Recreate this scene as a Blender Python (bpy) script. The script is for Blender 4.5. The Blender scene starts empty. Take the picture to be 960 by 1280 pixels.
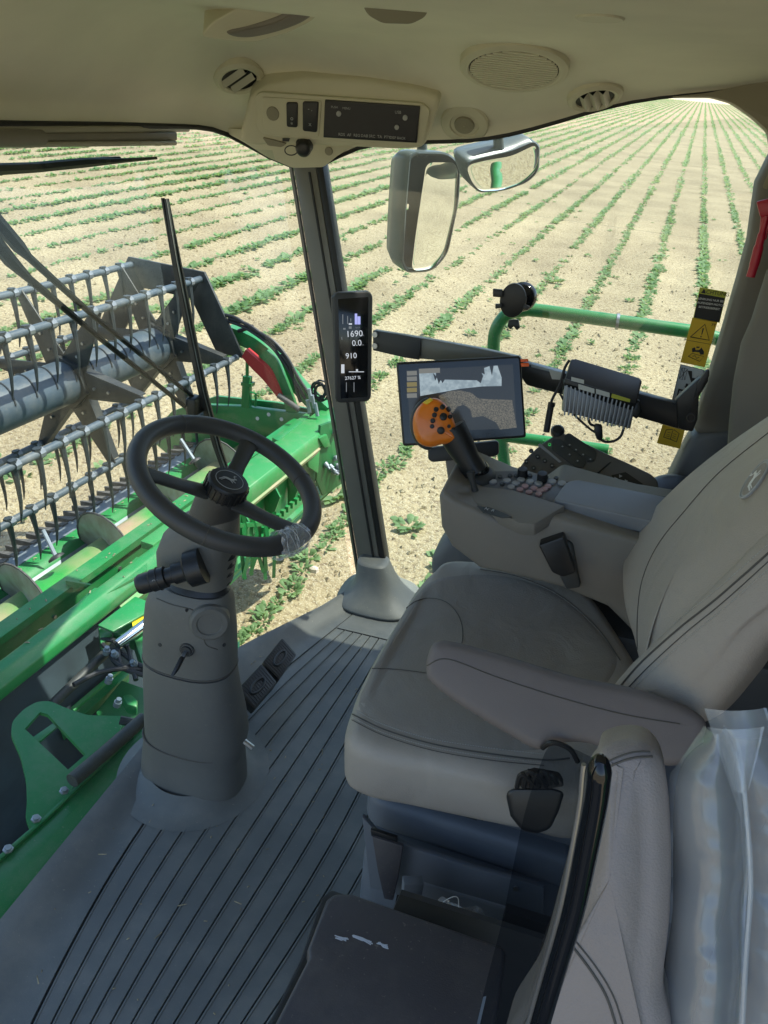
import bpy, bmesh, math, random
import numpy as np
from mathutils import Vector, Matrix, noise
from mathutils.bvhtree import BVHTree
R = math.radians
random.seed(7); rng = np.random.default_rng(7)
SC = bpy.context.scene
COL = SC.collection

# ------------------------------------------------------------------ camera
# World frame = the machine's own frame: +X to the rear of the harvester,
# +Y to its right-hand side, Z up, z = 0 on the cab floor, metres.
F = 924.0; CW, CH = 960, 1280
CAM = Vector((0.0, 0.0, 1.45))
def _axes():
    r, p, az = R(5.0), R(27.2), R(13.624)
    fwd = Vector((0, math.cos(p), -math.sin(p))); up = Vector((0, math.sin(p), math.cos(p))); rt = Vector((1, 0, 0))
    RT = rt*math.cos(r) + up*math.sin(r); UP = up*math.cos(r) - rt*math.sin(r)
    M = Matrix.Rotation(az, 3, 'Z')
    return M @ RT, M @ UP, M @ fwd
RT, UP, FW = _axes()
cam_data = bpy.data.cameras.new('camera'); cam = bpy.data.objects.new('camera', cam_data); COL.objects.link(cam)
m3 = Matrix((RT, UP, -FW)).transposed()
cam.matrix_world = Matrix.Translation(CAM) @ m3.to_4x4()
cam_data.sensor_fit = 'VERTICAL'; cam_data.sensor_height = 24.0; cam_data.lens = 24.0*F/CH
cam_data.clip_start = 0.02; cam_data.clip_end = 6000
SC.camera = cam
SC.render.resolution_x, SC.render.resolution_y = 768, 1024

# ------------------------------------------------------------------ light
SUN = Vector((0.52, 0.22, 1.0)).normalized()
world = bpy.data.worlds.new('World'); SC.world = world; world.use_nodes = True
wn = world.node_tree; bg = wn.nodes['Background']
sky = wn.nodes.new('ShaderNodeTexSky'); sky.sky_type = 'NISHITA'; sky.sun_disc = False
sky.sun_elevation = math.asin(SUN.z); sky.sun_rotation = math.atan2(SUN.x, SUN.y)
sky.air_density = 1.0; sky.dust_density = 1.2; sky.ozone_density = 1.0
wn.links.new(sky.outputs[0], bg.inputs[0]); bg.inputs[1].default_value = 0.15
sd = bpy.data.lights.new('sun', 'SUN'); sd.energy = 3.6; sd.angle = R(0.5); sd.color = (1.0, 0.955, 0.87)
so = bpy.data.objects.new('sun', sd); COL.objects.link(so)
so.rotation_euler = (-SUN).to_track_quat('-Z', 'Y').to_euler()
SC.view_settings.view_transform = 'Standard'; SC.view_settings.look = 'None'
SC.view_settings.exposure = 1.15; SC.view_settings.gamma = 1.0
SC.render.engine = 'CYCLES'
try:
    SC.cycles.max_bounces = 10; SC.cycles.diffuse_bounces = 5; SC.cycles.transparent_max_bounces = 16
except Exception: pass

# ------------------------------------------------------------------ sight lines used to lay out real positions
def V(*a): return Vector(a)
def ray(x, y): return RT*((x-480)/F) + UP*((640-y)/F) + FW
def at(x, y, X=None, Y=None, Z=None):
    d = ray(x, y)
    if X is not None: t = (X-CAM.x)/d.x
    elif Y is not None: t = (Y-CAM.y)/d.y
    else: t = (Z-CAM.z)/d.z
    return CAM + d*t
def proj(p):
    q = Vector(p)-CAM; z = q.dot(FW); return 480+F*q.dot(RT)/z, 640-F*q.dot(UP)/z
class Pl:
    def __init__(s, P0, n): s.P0 = Vector(P0); s.n = Vector(n).normalized()
    def p(s, x, y, h=0.0):
        d = ray(x, y); P0 = s.P0 + s.n*h
        return CAM + d*((P0-CAM).dot(s.n)/d.dot(s.n))
    def frame(s, a, b):
        u = (s.p(*b)-s.p(*a)).normalized(); return u, s.n.cross(u)

# ------------------------------------------------------------------ materials
MATS = {}
def mat(name, col, rough=0.5, metal=0.0, var=0.0, vscale=8.0, bump=0.0, bscale=60.0, col2=None, spec=0.5, coat=0.0, detail=4.0, stretch=None, dust=0.0, crease=0.0):
    m = bpy.data.materials.new(name); m.use_nodes = True; nt = m.node_tree; b = nt.nodes['Principled BSDF']
    b.inputs['Roughness'].default_value = rough; b.inputs['Metallic'].default_value = metal
    b.inputs['Base Color'].default_value = (*col, 1); b.inputs['Specular IOR Level'].default_value = spec
    if coat: b.inputs['Coat Weight'].default_value = coat; b.inputs['Coat Roughness'].default_value = 0.12
    tc = nt.nodes.new('ShaderNodeTexCoord'); src = tc.outputs['Object']
    if stretch:
        mp = nt.nodes.new('ShaderNodeMapping'); mp.inputs['Scale'].default_value = stretch
        nt.links.new(src, mp.inputs[0]); src = mp.outputs[0]
    if var > 0 or col2:
        n = nt.nodes.new('ShaderNodeTexNoise'); n.inputs['Scale'].default_value = vscale; n.inputs['Detail'].default_value = detail
        nt.links.new(src, n.inputs['Vector'])
        cr = nt.nodes.new('ShaderNodeValToRGB')
        c2 = col2 if col2 else tuple(c*(1-var) for c in col)
        c1 = col if col2 else tuple(min(1, c*(1+var)) for c in col)
        cr.color_ramp.elements[0].position = 0.35; cr.color_ramp.elements[1].position = 0.65
        cr.color_ramp.elements[0].color = (*c2, 1); cr.color_ramp.elements[1].color = (*c1, 1)
        nt.links.new(n.outputs['Fac'], cr.inputs[0]); nt.links.new(cr.outputs[0], b.inputs['Base Color'])
        ma = nt.nodes.new('ShaderNodeMapRange'); ma.inputs['To Min'].default_value = max(0.02, rough-0.08); ma.inputs['To Max'].default_value = min(1, rough+0.1)
        nt.links.new(n.outputs['Fac'], ma.inputs[0]); nt.links.new(ma.outputs[0], b.inputs['Roughness'])
    if bump > 0:
        n2 = nt.nodes.new('ShaderNodeTexNoise'); n2.inputs['Scale'].default_value = bscale; n2.inputs['Detail'].default_value = 3
        nt.links.new(src, n2.inputs['Vector'])
        bp = nt.nodes.new('ShaderNodeBump'); bp.inputs['Strength'].default_value = bump; bp.inputs['Distance'].default_value = 0.002
        nt.links.new(n2.outputs['Fac'], bp.inputs['Height']); nt.links.new(bp.outputs[0], b.inputs['Normal'])
    if crease > 0:
        n3 = nt.nodes.new('ShaderNodeTexNoise'); n3.inputs['Scale'].default_value = 9; n3.inputs['Detail'].default_value = 2; n3.inputs['Distortion'].default_value = 1.5
        nt.links.new(src, n3.inputs['Vector'])
        b3 = nt.nodes.new('ShaderNodeBump'); b3.inputs['Strength'].default_value = crease; b3.inputs['Distance'].default_value = 0.012
        nt.links.new(n3.outputs['Fac'], b3.inputs['Height'])
        if b.inputs['Normal'].links: nt.links.new(b3.outputs[0], b.inputs['Normal'].links[0].from_node.inputs['Normal'])
        else: nt.links.new(b3.outputs[0], b.inputs['Normal'])
    if dust > 0:
        d1 = nt.nodes.new('ShaderNodeTexNoise'); d1.inputs['Scale'].default_value = 5; d1.inputs['Detail'].default_value = 12; d1.inputs['Roughness'].default_value = 0.72
        d2 = nt.nodes.new('ShaderNodeTexNoise'); d2.inputs['Scale'].default_value = 170; d2.inputs['Detail'].default_value = 2
        nt.links.new(src, d1.inputs['Vector']); nt.links.new(src, d2.inputs['Vector'])
        r1 = nt.nodes.new('ShaderNodeMapRange'); r1.inputs['From Min'].default_value = 0.48; r1.inputs['From Max'].default_value = 0.72; r1.inputs['To Max'].default_value = dust; nt.links.new(d1.outputs['Fac'], r1.inputs[0])
        r2 = nt.nodes.new('ShaderNodeMapRange'); r2.inputs['From Min'].default_value = 0.68; r2.inputs['From Max'].default_value = 0.74; r2.inputs['To Max'].default_value = dust*1.6; nt.links.new(d2.outputs['Fac'], r2.inputs[0])
        ad = nt.nodes.new('ShaderNodeMath'); ad.operation = 'MAXIMUM'; ad.use_clamp = True; nt.links.new(r1.outputs[0], ad.inputs[0]); nt.links.new(r2.outputs[0], ad.inputs[1])
        mx = nt.nodes.new('ShaderNodeMixRGB'); mx.inputs[2].default_value = (0.33, 0.30, 0.24, 1); nt.links.new(ad.outputs[0], mx.inputs[0])
        lk = b.inputs['Base Color'].links
        if lk: nt.links.new(lk[0].from_socket, mx.inputs[1])
        else: mx.inputs[1].default_value = (*col, 1)
        nt.links.new(mx.outputs[0], b.inputs['Base Color'])
    MATS[name] = m; return m
def schlick(nt, f0=0.04, nrm=None):
    lw = nt.nodes.new('ShaderNodeLayerWeight'); lw.inputs['Blend'].default_value = 0.5
    if nrm is not None: nt.links.new(nrm, lw.inputs['Normal'])
    pw = nt.nodes.new('ShaderNodeMath'); pw.operation = 'POWER'; pw.inputs[1].default_value = 5.0; nt.links.new(lw.outputs['Facing'], pw.inputs[0])
    ml = nt.nodes.new('ShaderNodeMath'); ml.operation = 'MULTIPLY_ADD'; ml.inputs[1].default_value = 1-f0; ml.inputs[2].default_value = f0; ml.use_clamp = True; nt.links.new(pw.outputs[0], ml.inputs[0])
    return ml
def glassmat(name, tint, gloss=1.0, dirt=0.0, ior=1.45):
    m = bpy.data.materials.new(name); m.use_nodes = True; nt = m.node_tree
    for n in list(nt.nodes):
        if n.type == 'BSDF_PRINCIPLED': nt.nodes.remove(n)
    out = [n for n in nt.nodes if n.type == 'OUTPUT_MATERIAL'][0]
    tr = nt.nodes.new('ShaderNodeBsdfTransparent'); tr.inputs[0].default_value = (*tint, 1)
    gl = nt.nodes.new('ShaderNodeBsdfGlossy'); gl.inputs['Roughness'].default_value = 0.02; gl.inputs[0].default_value = (gloss, gloss, gloss, 1)
    fr = schlick(nt)
    mx = nt.nodes.new('ShaderNodeMixShader'); nt.links.new(fr.outputs[0], mx.inputs[0]); nt.links.new(tr.outputs[0], mx.inputs[1]); nt.links.new(gl.outputs[0], mx.inputs[2])
    last = mx
    if dirt > 0:
        tc = nt.nodes.new('ShaderNodeTexCoord'); n = nt.nodes.new('ShaderNodeTexNoise'); n.inputs['Scale'].default_value = 3; n.inputs['Detail'].default_value = 8
        nt.links.new(tc.outputs['Object'], n.inputs['Vector'])
        mr = nt.nodes.new('ShaderNodeMapRange'); mr.inputs['From Min'].default_value = 0.4; mr.inputs['From Max'].default_value = 0.8; mr.inputs['To Max'].default_value = dirt
        nt.links.new(n.outputs['Fac'], mr.inputs[0])
        df = nt.nodes.new('ShaderNodeBsdfDiffuse'); df.inputs[0].default_value = (0.5, 0.5, 0.45, 1)
        m2 = nt.nodes.new('ShaderNodeMixShader'); nt.links.new(mr.outputs[0], m2.inputs[0]); nt.links.new(mx.outputs[0], m2.inputs[1]); nt.links.new(df.outputs[0], m2.inputs[2]); last = m2
    nt.links.new(last.outputs[0], out.inputs[0]); MATS[name] = m; return m
def emit(name, col, s=1.0, rough=0.15):
    m = bpy.data.materials.new(name); m.use_nodes = True; b = m.node_tree.nodes['Principled BSDF']
    b.inputs['Base Color'].default_value = (0.01, 0.01, 0.01, 1); b.inputs['Roughness'].default_value = rough
    b.inputs['Emission Color'].default_value = (*col, 1); b.inputs['Emission Strength'].default_value = s
    MATS[name] = m; return m

mat('headliner', (0.72, 0.695, 0.55), 0.85, var=0.05, vscale=5, bump=0.25, bscale=500)
mat('trim_tan', (0.57, 0.545, 0.40), 0.6, var=0.04, bump=0.15, bscale=600)
mat('trim_tan_dark', (0.26, 0.24, 0.17), 0.6, var=0.05)
mat('vent_blade', (0.46, 0.44, 0.34), 0.5)
mat('plastic_black', (0.013, 0.014, 0.015), 0.42, var=0.2, vscale=30)
mat('plastic_dark', (0.035, 0.037, 0.038), 0.5, var=0.1, bump=0.2, bscale=700)
mat('gloss_black', (0.008, 0.009, 0.011), 0.08, var=0.1)
mat('column_plastic', (0.125, 0.125, 0.115), 0.55, var=0.06, vscale=6, bump=0.25, bscale=900, dust=0.12)
mat('panel_grey', (0.115, 0.112, 0.104), 0.5, var=0.06, bump=0.2, bscale=800)
mat('console_plastic', (0.20, 0.185, 0.16), 0.52, var=0.05, vscale=6, bump=0.25, bscale=800, dust=0.10)
mat('console_top', (0.21, 0.22, 0.235), 0.42, var=0.05, bump=0.15, bscale=800)
mat('keypad_grey', (0.14, 0.15, 0.165), 0.45, var=0.05)
mat('wheel_leather', (0.045, 0.046, 0.046), 0.45, var=0.1, vscale=20, bump=0.3, bscale=900)
mat('floor_rubber', (0.15, 0.158, 0.15), 0.5, var=0.16, vscale=5, bump=0.2, bscale=500, detail=8, dust=0.30)
mat('floor_groove', (0.045, 0.052, 0.057), 0.7)
mat('leather_light', (0.34, 0.30, 0.255), 0.5, var=0.04, vscale=4, bump=0.45, bscale=420, crease=0.35, dust=0.06)
mat('leather_dark', (0.26, 0.23, 0.20), 0.55, var=0.05, vscale=4, bump=0.6, bscale=300, crease=0.4, dust=0.06)
mat('armrest_soft', (0.155, 0.135, 0.13), 0.6, var=0.05, bump=0.2, bscale=900)
mat('seam_dark', (0.085, 0.078, 0.068), 0.8)
mat('stitch', (0.42, 0.40, 0.36), 0.7)
mat('base_plastic', (0.14, 0.155, 0.175), 0.5, var=0.08, bump=0.15, bscale=700)
mat('carpet_black', (0.008, 0.008, 0.009), 0.95)
mat('pillar_trim', (0.175, 0.165, 0.145), 0.6, var=0.04, bump=0.2, bscale=700)
mat('pillar_base', (0.12, 0.13, 0.14), 0.5, var=0.05, bump=0.2, bscale=700)
mat('pillar_metal', (0.17, 0.165, 0.14), 0.35, var=0.08)
mat('rubber_seal', (0.012, 0.013, 0.013), 0.55)
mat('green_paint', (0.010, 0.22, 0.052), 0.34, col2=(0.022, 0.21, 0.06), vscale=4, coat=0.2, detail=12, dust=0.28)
mat('green_worn', (0.016, 0.25, 0.055), 0.4, col2=(0.045, 0.26, 0.08), vscale=5, detail=10, dust=0.4)
mat('reel_paint', (0.065, 0.090, 0.112), 0.42, var=0.12, vscale=6, detail=8, dust=0.3)
mat('reel_plate', (0.032, 0.036, 0.036), 0.5, var=0.12, vscale=5, detail=8, dust=0.15)
mat('tine_plastic', (0.032, 0.040, 0.044), 0.5, var=0.1)
mat('steel_dull', (0.24, 0.26, 0.28), 0.45, metal=0.5, var=0.1)
mat('chrome', (0.75, 0.77, 0.78), 0.12, metal=1.0)
mat('dark_belt', (0.022, 0.038, 0.048), 0.7, var=0.3, vscale=5)
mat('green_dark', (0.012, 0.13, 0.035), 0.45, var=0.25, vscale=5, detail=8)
mat('leather_taupe', (0.25, 0.22, 0.205), 0.48, var=0.05, vscale=4, bump=0.35, bscale=500, crease=0.35)
mat('steel', (0.42, 0.44, 0.46), 0.33, metal=0.9, var=0.15, vscale=10)
mat('galvanised', (0.26, 0.30, 0.33), 0.5, metal=0.4, var=0.15, vscale=18, detail=8)
mat('knife_dark', (0.10, 0.095, 0.09), 0.7, var=0.3, vscale=30)
mat('flight_steel', (0.30, 0.28, 0.22), 0.45, metal=0.3, col2=(0.40, 0.42, 0.36), vscale=12, detail=8)
mat('auger_paint', (0.03, 0.30, 0.06), 0.4, col2=(0.42, 0.30, 0.20), vscale=2.2, detail=6)
mat('hose_black', (0.02, 0.02, 0.022), 0.5)
mat('red_paint', (0.42, 0.02, 0.025), 0.4, var=0.05)
mat('red_plastic', (0.38, 0.008, 0.03), 0.35, var=0.05)
mat('orange_plastic', (0.75, 0.19, 0.01), 0.32, var=0.05, coat=0.2)
mat('orange_bright', (0.9, 0.13, 0.01), 0.4)
mat('yellow', (0.80, 0.55, 0.02), 0.45)
mat('sticker_yellow', (0.62, 0.40, 0.015), 0.55)
mat('sticker_green', (0.42, 0.44, 0.04), 0.55)
mat('sticker_white', (0.45, 0.50, 0.54), 0.55)
mat('print_black', (0.012, 0.012, 0.012), 0.6)
mat('print_grey', (0.35, 0.36, 0.36), 0.6)
mat('print_white', (0.7, 0.7, 0.68), 0.6)
mat('label_pale', (0.5, 0.52, 0.5), 0.5)
mat('heatsink', (0.30, 0.31, 0.32), 0.4, metal=0.5, var=0.08)
mat('button_grey', (0.32, 0.33, 0.34), 0.45)
mat('button_pink', (0.42, 0.27, 0.27), 0.45)
mat('button_dark', (0.05, 0.055, 0.055), 0.45)
mat('mirror_shell', (0.10, 0.125, 0.13), 0.3, var=0.08, vscale=4)
mat('mirror', (0.9, 0.92, 0.9), 0.015, metal=1.0)
mat('tyre', (0.02, 0.02, 0.02), 0.8)
mat('stone', (0.55, 0.47, 0.38), 0.8, var=0.2, vscale=20)
mat('scratch', (0.5, 0.52, 0.55), 0.6)
mat('box_black', (0.055, 0.052, 0.058), 0.45, var=0.08, vscale=6, bump=0.2, bscale=500, dust=0.14)
mat('blind', (0.17, 0.155, 0.12), 0.55, var=0.05)
mat('blind_light', (0.30, 0.28, 0.21), 0.5)
glassmat('window_glass', (0.93, 0.97, 0.945), 0.9, dirt=0.07)
glassmat('windscreen_glass', (0.84, 0.90, 0.86), 0.9, dirt=0.05)
glassmat('tinted_pane', (0.42, 0.45, 0.47), 0.8)
emit('lcd_text', (0.62, 0.66, 0.72), 0.42); emit('lcd_bar', (0.34, 0.36, 0.75), 0.55); emit('lcd_dim', (0.3, 0.33, 0.36), 0.25)
emit('screen_dark', (0.04, 0.04, 0.035), 0.20, 0.12); emit('screen_map', (0.42, 0.52, 0.56), 0.34, 0.12); emit('painted_soil_reflection', (0.14, 0.125, 0.09), 0.30, 0.12)
for nm_, c_a, c_b in (('painted_soil_reflection', (0.07, 0.065, 0.045, 1), (0.24, 0.21, 0.15, 1)), ('screen_map', (0.30, 0.38, 0.42, 1), (0.46, 0.56, 0.60, 1))):
    _m = MATS[nm_]; _nt = _m.node_tree; _tc = _nt.nodes.new('ShaderNodeTexCoord'); _n = _nt.nodes.new('ShaderNodeTexNoise'); _n.inputs['Scale'].default_value = 420 if nm_ == 'painted_soil_reflection' else 60; _n.inputs['Detail'].default_value = 4
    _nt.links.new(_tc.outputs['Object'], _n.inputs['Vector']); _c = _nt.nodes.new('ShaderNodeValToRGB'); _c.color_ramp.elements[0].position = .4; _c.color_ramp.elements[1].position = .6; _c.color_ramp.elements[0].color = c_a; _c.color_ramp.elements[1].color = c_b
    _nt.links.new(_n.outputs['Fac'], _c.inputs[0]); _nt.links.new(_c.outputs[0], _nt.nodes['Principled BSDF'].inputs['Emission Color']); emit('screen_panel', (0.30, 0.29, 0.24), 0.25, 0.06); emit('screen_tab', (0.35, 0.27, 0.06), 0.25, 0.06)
emit('led_green', (0.05, 0.5, 0.12), 0.3)

def film_material():
    m = bpy.data.materials.new('clear_film'); m.use_nodes = True; nt = m.node_tree
    for n in list(nt.nodes):
        if n.type == 'BSDF_PRINCIPLED': nt.nodes.remove(n)
    out = [n for n in nt.nodes if n.type == 'OUTPUT_MATERIAL'][0]
    tc = nt.nodes.new('ShaderNodeTexCoord'); n = nt.nodes.new('ShaderNodeTexNoise'); n.inputs['Scale'].default_value = 9; n.inputs['Detail'].default_value = 3; n.inputs['Distortion'].default_value = 0.6
    nt.links.new(tc.outputs['Object'], n.inputs['Vector'])
    bp = nt.nodes.new('ShaderNodeBump'); bp.inputs['Strength'].default_value = 0.35; bp.inputs['Distance'].default_value = 0.01
    nt.links.new(n.outputs['Fac'], bp.inputs['Height'])
    tr = nt.nodes.new('ShaderNodeBsdfTransparent'); tr.inputs[0].default_value = (0.93, 0.95, 0.97, 1)
    df = nt.nodes.new('ShaderNodeBsdfDiffuse'); df.inputs[0].default_value = (0.74, 0.78, 0.80, 1)
    gl = nt.nodes.new('ShaderNodeBsdfGlossy'); gl.inputs['Roughness'].default_value = 0.22
    nt.links.new(bp.outputs[0], gl.inputs['Normal']); nt.links.new(bp.outputs[0], df.inputs['Normal'])
    a = nt.nodes.new('ShaderNodeMixShader'); a.inputs[0].default_value = 0.30; nt.links.new(tr.outputs[0], a.inputs[1]); nt.links.new(df.outputs[0], a.inputs[2])
    fr = schlick(nt, 0.07, bp.outputs[0])
    b = nt.nodes.new('ShaderNodeMixShader'); nt.links.new(fr.outputs[0], b.inputs[0]); nt.links.new(a.outputs[0], b.inputs[1]); nt.links.new(gl.outputs[0], b.inputs[2])
    nt.links.new(b.outputs[0], out.inputs[0]); MATS['clear_film'] = m
film_material()

# ------------------------------------------------------------------ object helpers
OFF = {}
def empty(name, loc, label, cat, group=None):
    o = bpy.data.objects.new(name, None); COL.objects.link(o); o.location = Vector(loc); o.empty_display_size = 0.05
    o['label'] = label; o['category'] = cat
    if group: o['group'] = group
    OFF[o.name] = Vector(loc); return o
def tag(o, label=None, cat=None, group=None, kind=None):
    if label: o['label'] = label
    if cat: o['category'] = cat
    if group: o['group'] = group
    if kind: o['kind'] = kind
    return o
def link_mesh(name, me, parent=None):
    o = bpy.data.objects.new(name, me); COL.objects.link(o)
    if parent is not None: o.parent = parent; OFF[o.name] = OFF[parent.name]
    else: OFF[o.name] = Vector((0, 0, 0))
    return o
def smooth_poly(pts, n=64, closed=True):
    """Catmull-Rom resample"""
    P = [Vector(p) for p in pts]; out = []; L = len(P); segs = L if closed else L-1
    for i in range(segs):
        p1, p2 = P[i], P[(i+1) % L]
        p0 = P[(i-1) % L] if closed or i > 0 else p1; p3 = P[(i+2) % L] if closed or i < L-2 else p2
        k = max(2, int(round(n/segs)))
        for j in range(k):
            t = j/k
            out.append(0.5*((2*p1)+(-p0+p2)*t+(2*p0-5*p1+4*p2-p3)*t*t+(-p0+3*p1-3*p2+p3)*t**3))
    if not closed: out.append(P[-1])
    return out
def roundpoly(px, r, k=4):
    out = []; L = len(px)
    for i in range(L):
        a, b, c = Vector(px[i-1]), Vector(px[i]), Vector(px[(i+1) % L])
        d1, d2 = (a-b), (c-b); rr = min(r, d1.length*0.45, d2.length*0.45)
        p, q = b+d1.normalized()*rr, b+d2.normalized()*rr
        for j in range(k+1):
            t = j/k; out.append(tuple((1-t)**2*p+2*t*(1-t)*b+t*t*q))
    return out
class MB:
    def __init__(s): s.v = []; s.f = []
    def add(s, vs, fs):
        o = len(s.v); s.v += [Vector(v) for v in vs]; s.f += [tuple(i+o for i in f) for f in fs]; return s
    def hexa(s, p): return s.add(p, [(3,2,1,0),(4,5,6,7),(0,1,5,4),(1,2,6,5),(2,3,7,6),(3,0,4,7)])
    def box(s, x0, x1, y0, y1, z0, z1):
        return s.hexa([(x0,y0,z0),(x1,y0,z0),(x1,y1,z0),(x0,y1,z0),(x0,y0,z1),(x1,y0,z1),(x1,y1,z1),(x0,y1,z1)])
    def obox(s, c, u, v, w, a, b, d):
        c, u, v, w = Vector(c), Vector(u)*a/2, Vector(v)*b/2, Vector(w)*d/2
        return s.hexa([c-u-v-w, c+u-v-w, c+u+v-w, c-u+v-w, c-u-v+w, c+u-v+w, c+u+v+w, c-u+v+w])
    def prism(s, pts, vec):
        n = len(pts); P = [Vector(p) for p in pts]; vec = Vector(vec)
        return s.add(P+[p+vec for p in P], [tuple(range(n)), tuple(range(2*n-1, n-1, -1))]+[(i, i+n, (i+1) % n+n, (i+1) % n) for i in range(n)])
    def rings(s, rings, cap=True, closed=True):
        n = len(rings[0]); vs = [p for r in rings for p in r]; fs = []
        for k in range(len(rings)-1):
            for i in range(n if closed else n-1):
                j = (i+1) % n; fs.append((k*n+i, k*n+j, (k+1)*n+j, (k+1)*n+i))
        if cap: fs += [tuple(reversed(range(n))), tuple(range((len(rings)-1)*n, len(rings)*n))]
        return s.add(vs, fs)
    def tube(s, path, r, n=10, closed=False, cap=True):
        P = [Vector(p) for p in path]; L = len(P); rs = r if isinstance(r, (list, tuple)) else [r]*L
        T = []
        for i in range(L):
            a = P[(i-1) % L] if (closed or i > 0) else P[i]; b = P[(i+1) % L] if (closed or i < L-1) else P[i]
            T.append((b-a).normalized())
        u = T[0].orthogonal().normalized(); rg = []
        for i in range(L):
            u = (u - T[i]*u.dot(T[i])).normalized(); w = T[i].cross(u)
            rg.append([P[i]+(u*math.cos(2*math.pi*k/n)+w*math.sin(2*math.pi*k/n))*rs[i] for k in range(n)])
        if closed:
            # align the last ring with the first
            rg.append(rg[0]); return s.rings(rg, cap=False)
        return s.rings(rg, cap=cap)
    def lathe(s, prof, o, axis, n=32, cap=True):
        o, axis = Vector(o), Vector(axis).normalized(); u = axis.orthogonal().normalized(); w = axis.cross(u)
        return s.rings([[o+axis*h+(u*math.cos(2*math.pi*k/n)+w*math.sin(2*math.pi*k/n))*r for k in range(n)] for r, h in prof], cap=cap)
    def ball(s, c, r, n=16):
        return s.lathe([(r*math.sin(math.pi*(i+.02)/(n*1.0+.04)), -r*math.cos(math.pi*(i+.02)/(n+.04))) for i in range(n+1)], c, (0, 0, 1), n*2)
    def grid(s, rows): return s.rings(rows, cap=False, closed=False)
    def build(s, name, m, parent=None, bevel=0.0, seg=2, ang=35, smooth=True, sharp=40, sub=0):
        off = OFF[parent.name] if parent is not None else Vector((0, 0, 0))
        me = bpy.data.meshes.new(name); me.from_pydata([tuple(v-off) for v in s.v], [], s.f); me.update()
        bm = bmesh.new(); bm.from_mesh(me)
        bmesh.ops.remove_doubles(bm, verts=bm.verts, dist=1e-6)
        bmesh.ops.recalc_face_normals(bm, faces=bm.faces)
        if bevel > 0:
            es = [e for e in bm.edges if len(e.link_faces) == 2 and e.calc_face_angle(0) > R(ang)]
            bmesh.ops.bevel(bm, geom=es, offset=bevel, segments=seg, profile=0.5, affect='EDGES', clamp_overlap=True)
        bm.to_mesh(me); bm.free()
        if smooth:
            for p in me.polygons: p.use_smooth = True
            me.set_sharp_from_angle(angle=R(sharp))
        me.materials.append(MATS[m] if isinstance(m, str) else m)
        o = link_mesh(name, me, parent)
        if sub:
            md = o.modifiers.new('sub', 'SUBSURF'); md.levels = sub; md.render_levels = sub
        return o
    def bvh(s): return BVHTree.FromPolygons([tuple(v) for v in s.v], s.f)
def slab(name, pl, px, thick, m, parent=None, bevel=0.0, r=0, h=0.0, seg=2, **k):
    if r: px = roundpoly(px, r)
    mb = MB().prism([pl.p(x, y, h) for x, y in px], -pl.n*thick)
    return mb.build(name, m, parent, bevel=bevel, seg=seg, **k)
def pillow_mb(pts, n, thick, r, bulge, spine=None, rb=None, ns=6, N=72, smooth=True):
    P = smooth_poly(pts, N) if smooth else [Vector(p) for p in pts]
    n = Vector(n).normalized(); L = len(P); c = sum(P, Vector())/L
    if spine is None: spine = (c, c)
    a, b = Vector(spine[0]), Vector(spine[1]); ab = b-a
    nrm = []
    for i in range(L):
        t = (P[(i+1) % L]-P[i-1]).normalized(); q = t.cross(n); 
        nrm.append(q)
    if sum((P[i]-c).dot(nrm[i]) for i in range(L)) < 0: nrm = [-q for q in nrm]
    def tgt(p):
        if ab.length < 1e-6: return a
        return a+ab*max(0, min(1, (p-a).dot(ab)/ab.length_squared))
    rb = rb or r*0.6; rings = []
    for k in range(4):
        t = R(90*k/3); rings.append([P[i]-nrm[i]*rb*(1-math.sin(t))-n*(thick-rb*(1-math.cos(t))) for i in range(L)])
    for k in range(ns+1):
        t = R(90*k/ns); rings.append([P[i]-nrm[i]*r*(1-math.cos(t))-n*(r*(1-math.sin(t))) for i in range(L)])
    top = rings[-1]
    for k in range(1, 9):
        f = k/8*0.9995
        rings.append([p+(tgt(p)-p)*f+n*bulge*(1-(1-f)**2) for p in top])
    return MB().rings(rings)
def hits(bvh, px, off=0.0, step=14):
    out = []; P = [Vector((x, y, 0)) for x, y in px]
    Q = smooth_poly(P, step*(len(P)-1), closed=False)
    for q in Q:
        d = ray(q.x, q.y).normalized(); h = bvh.ray_cast(CAM, d)
        if h[0] is not None:
            nn = h[1] if h[1].dot(d) < 0 else -h[1]; out.append((h[0]+nn*off, nn))
    return out
def seam(name, bvh, px, r, m, parent, off=0.0, step=12):
    h = hits(bvh, px, off, step)
    if len(h) < 3: return None
    mb = MB().tube([p for p, _ in h], r, 6); return mb.build(name, m, parent)
def stitches(bvh, px, parent, m='stitch', step=22, off=0.0006, r=0.0007):
    h = hits(bvh, px, off, step); mb = MB()
    for i in range(0, len(h)-1):
        a, b = h[i][0], h[i+1][0]; mb.tube([a, a+(b-a)*0.62], r, 4)
    if mb.v: o = mb.build('stitching', m, parent); o['kind'] = 'stuff'
def text(s, size, o, u, v, m, parent, name='lettering', depth=0.0004, align='CENTER'):
    c = bpy.data.curves.new('t', 'FONT'); c.body = s; c.size = size; c.extrude = depth; c.align_x = align; c.align_y = 'CENTER'; c.resolution_u = 3
    ob = bpy.data.objects.new('t', c); COL.objects.link(ob)
    bpy.context.view_layer.update(); me = bpy.data.meshes.new_from_object(ob); bpy.data.objects.remove(ob)
    u, v = Vector(u).normalized(), Vector(v).normalized(); w = u.cross(v)
    M = Matrix((u, v, w)).transposed().to_4x4(); M.translation = Vector(o) - OFF[parent.name]
    me.transform(M); me.materials.clear(); me.materials.append(MATS[m]); me.name = name
    return link_mesh(name, me, parent)
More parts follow.
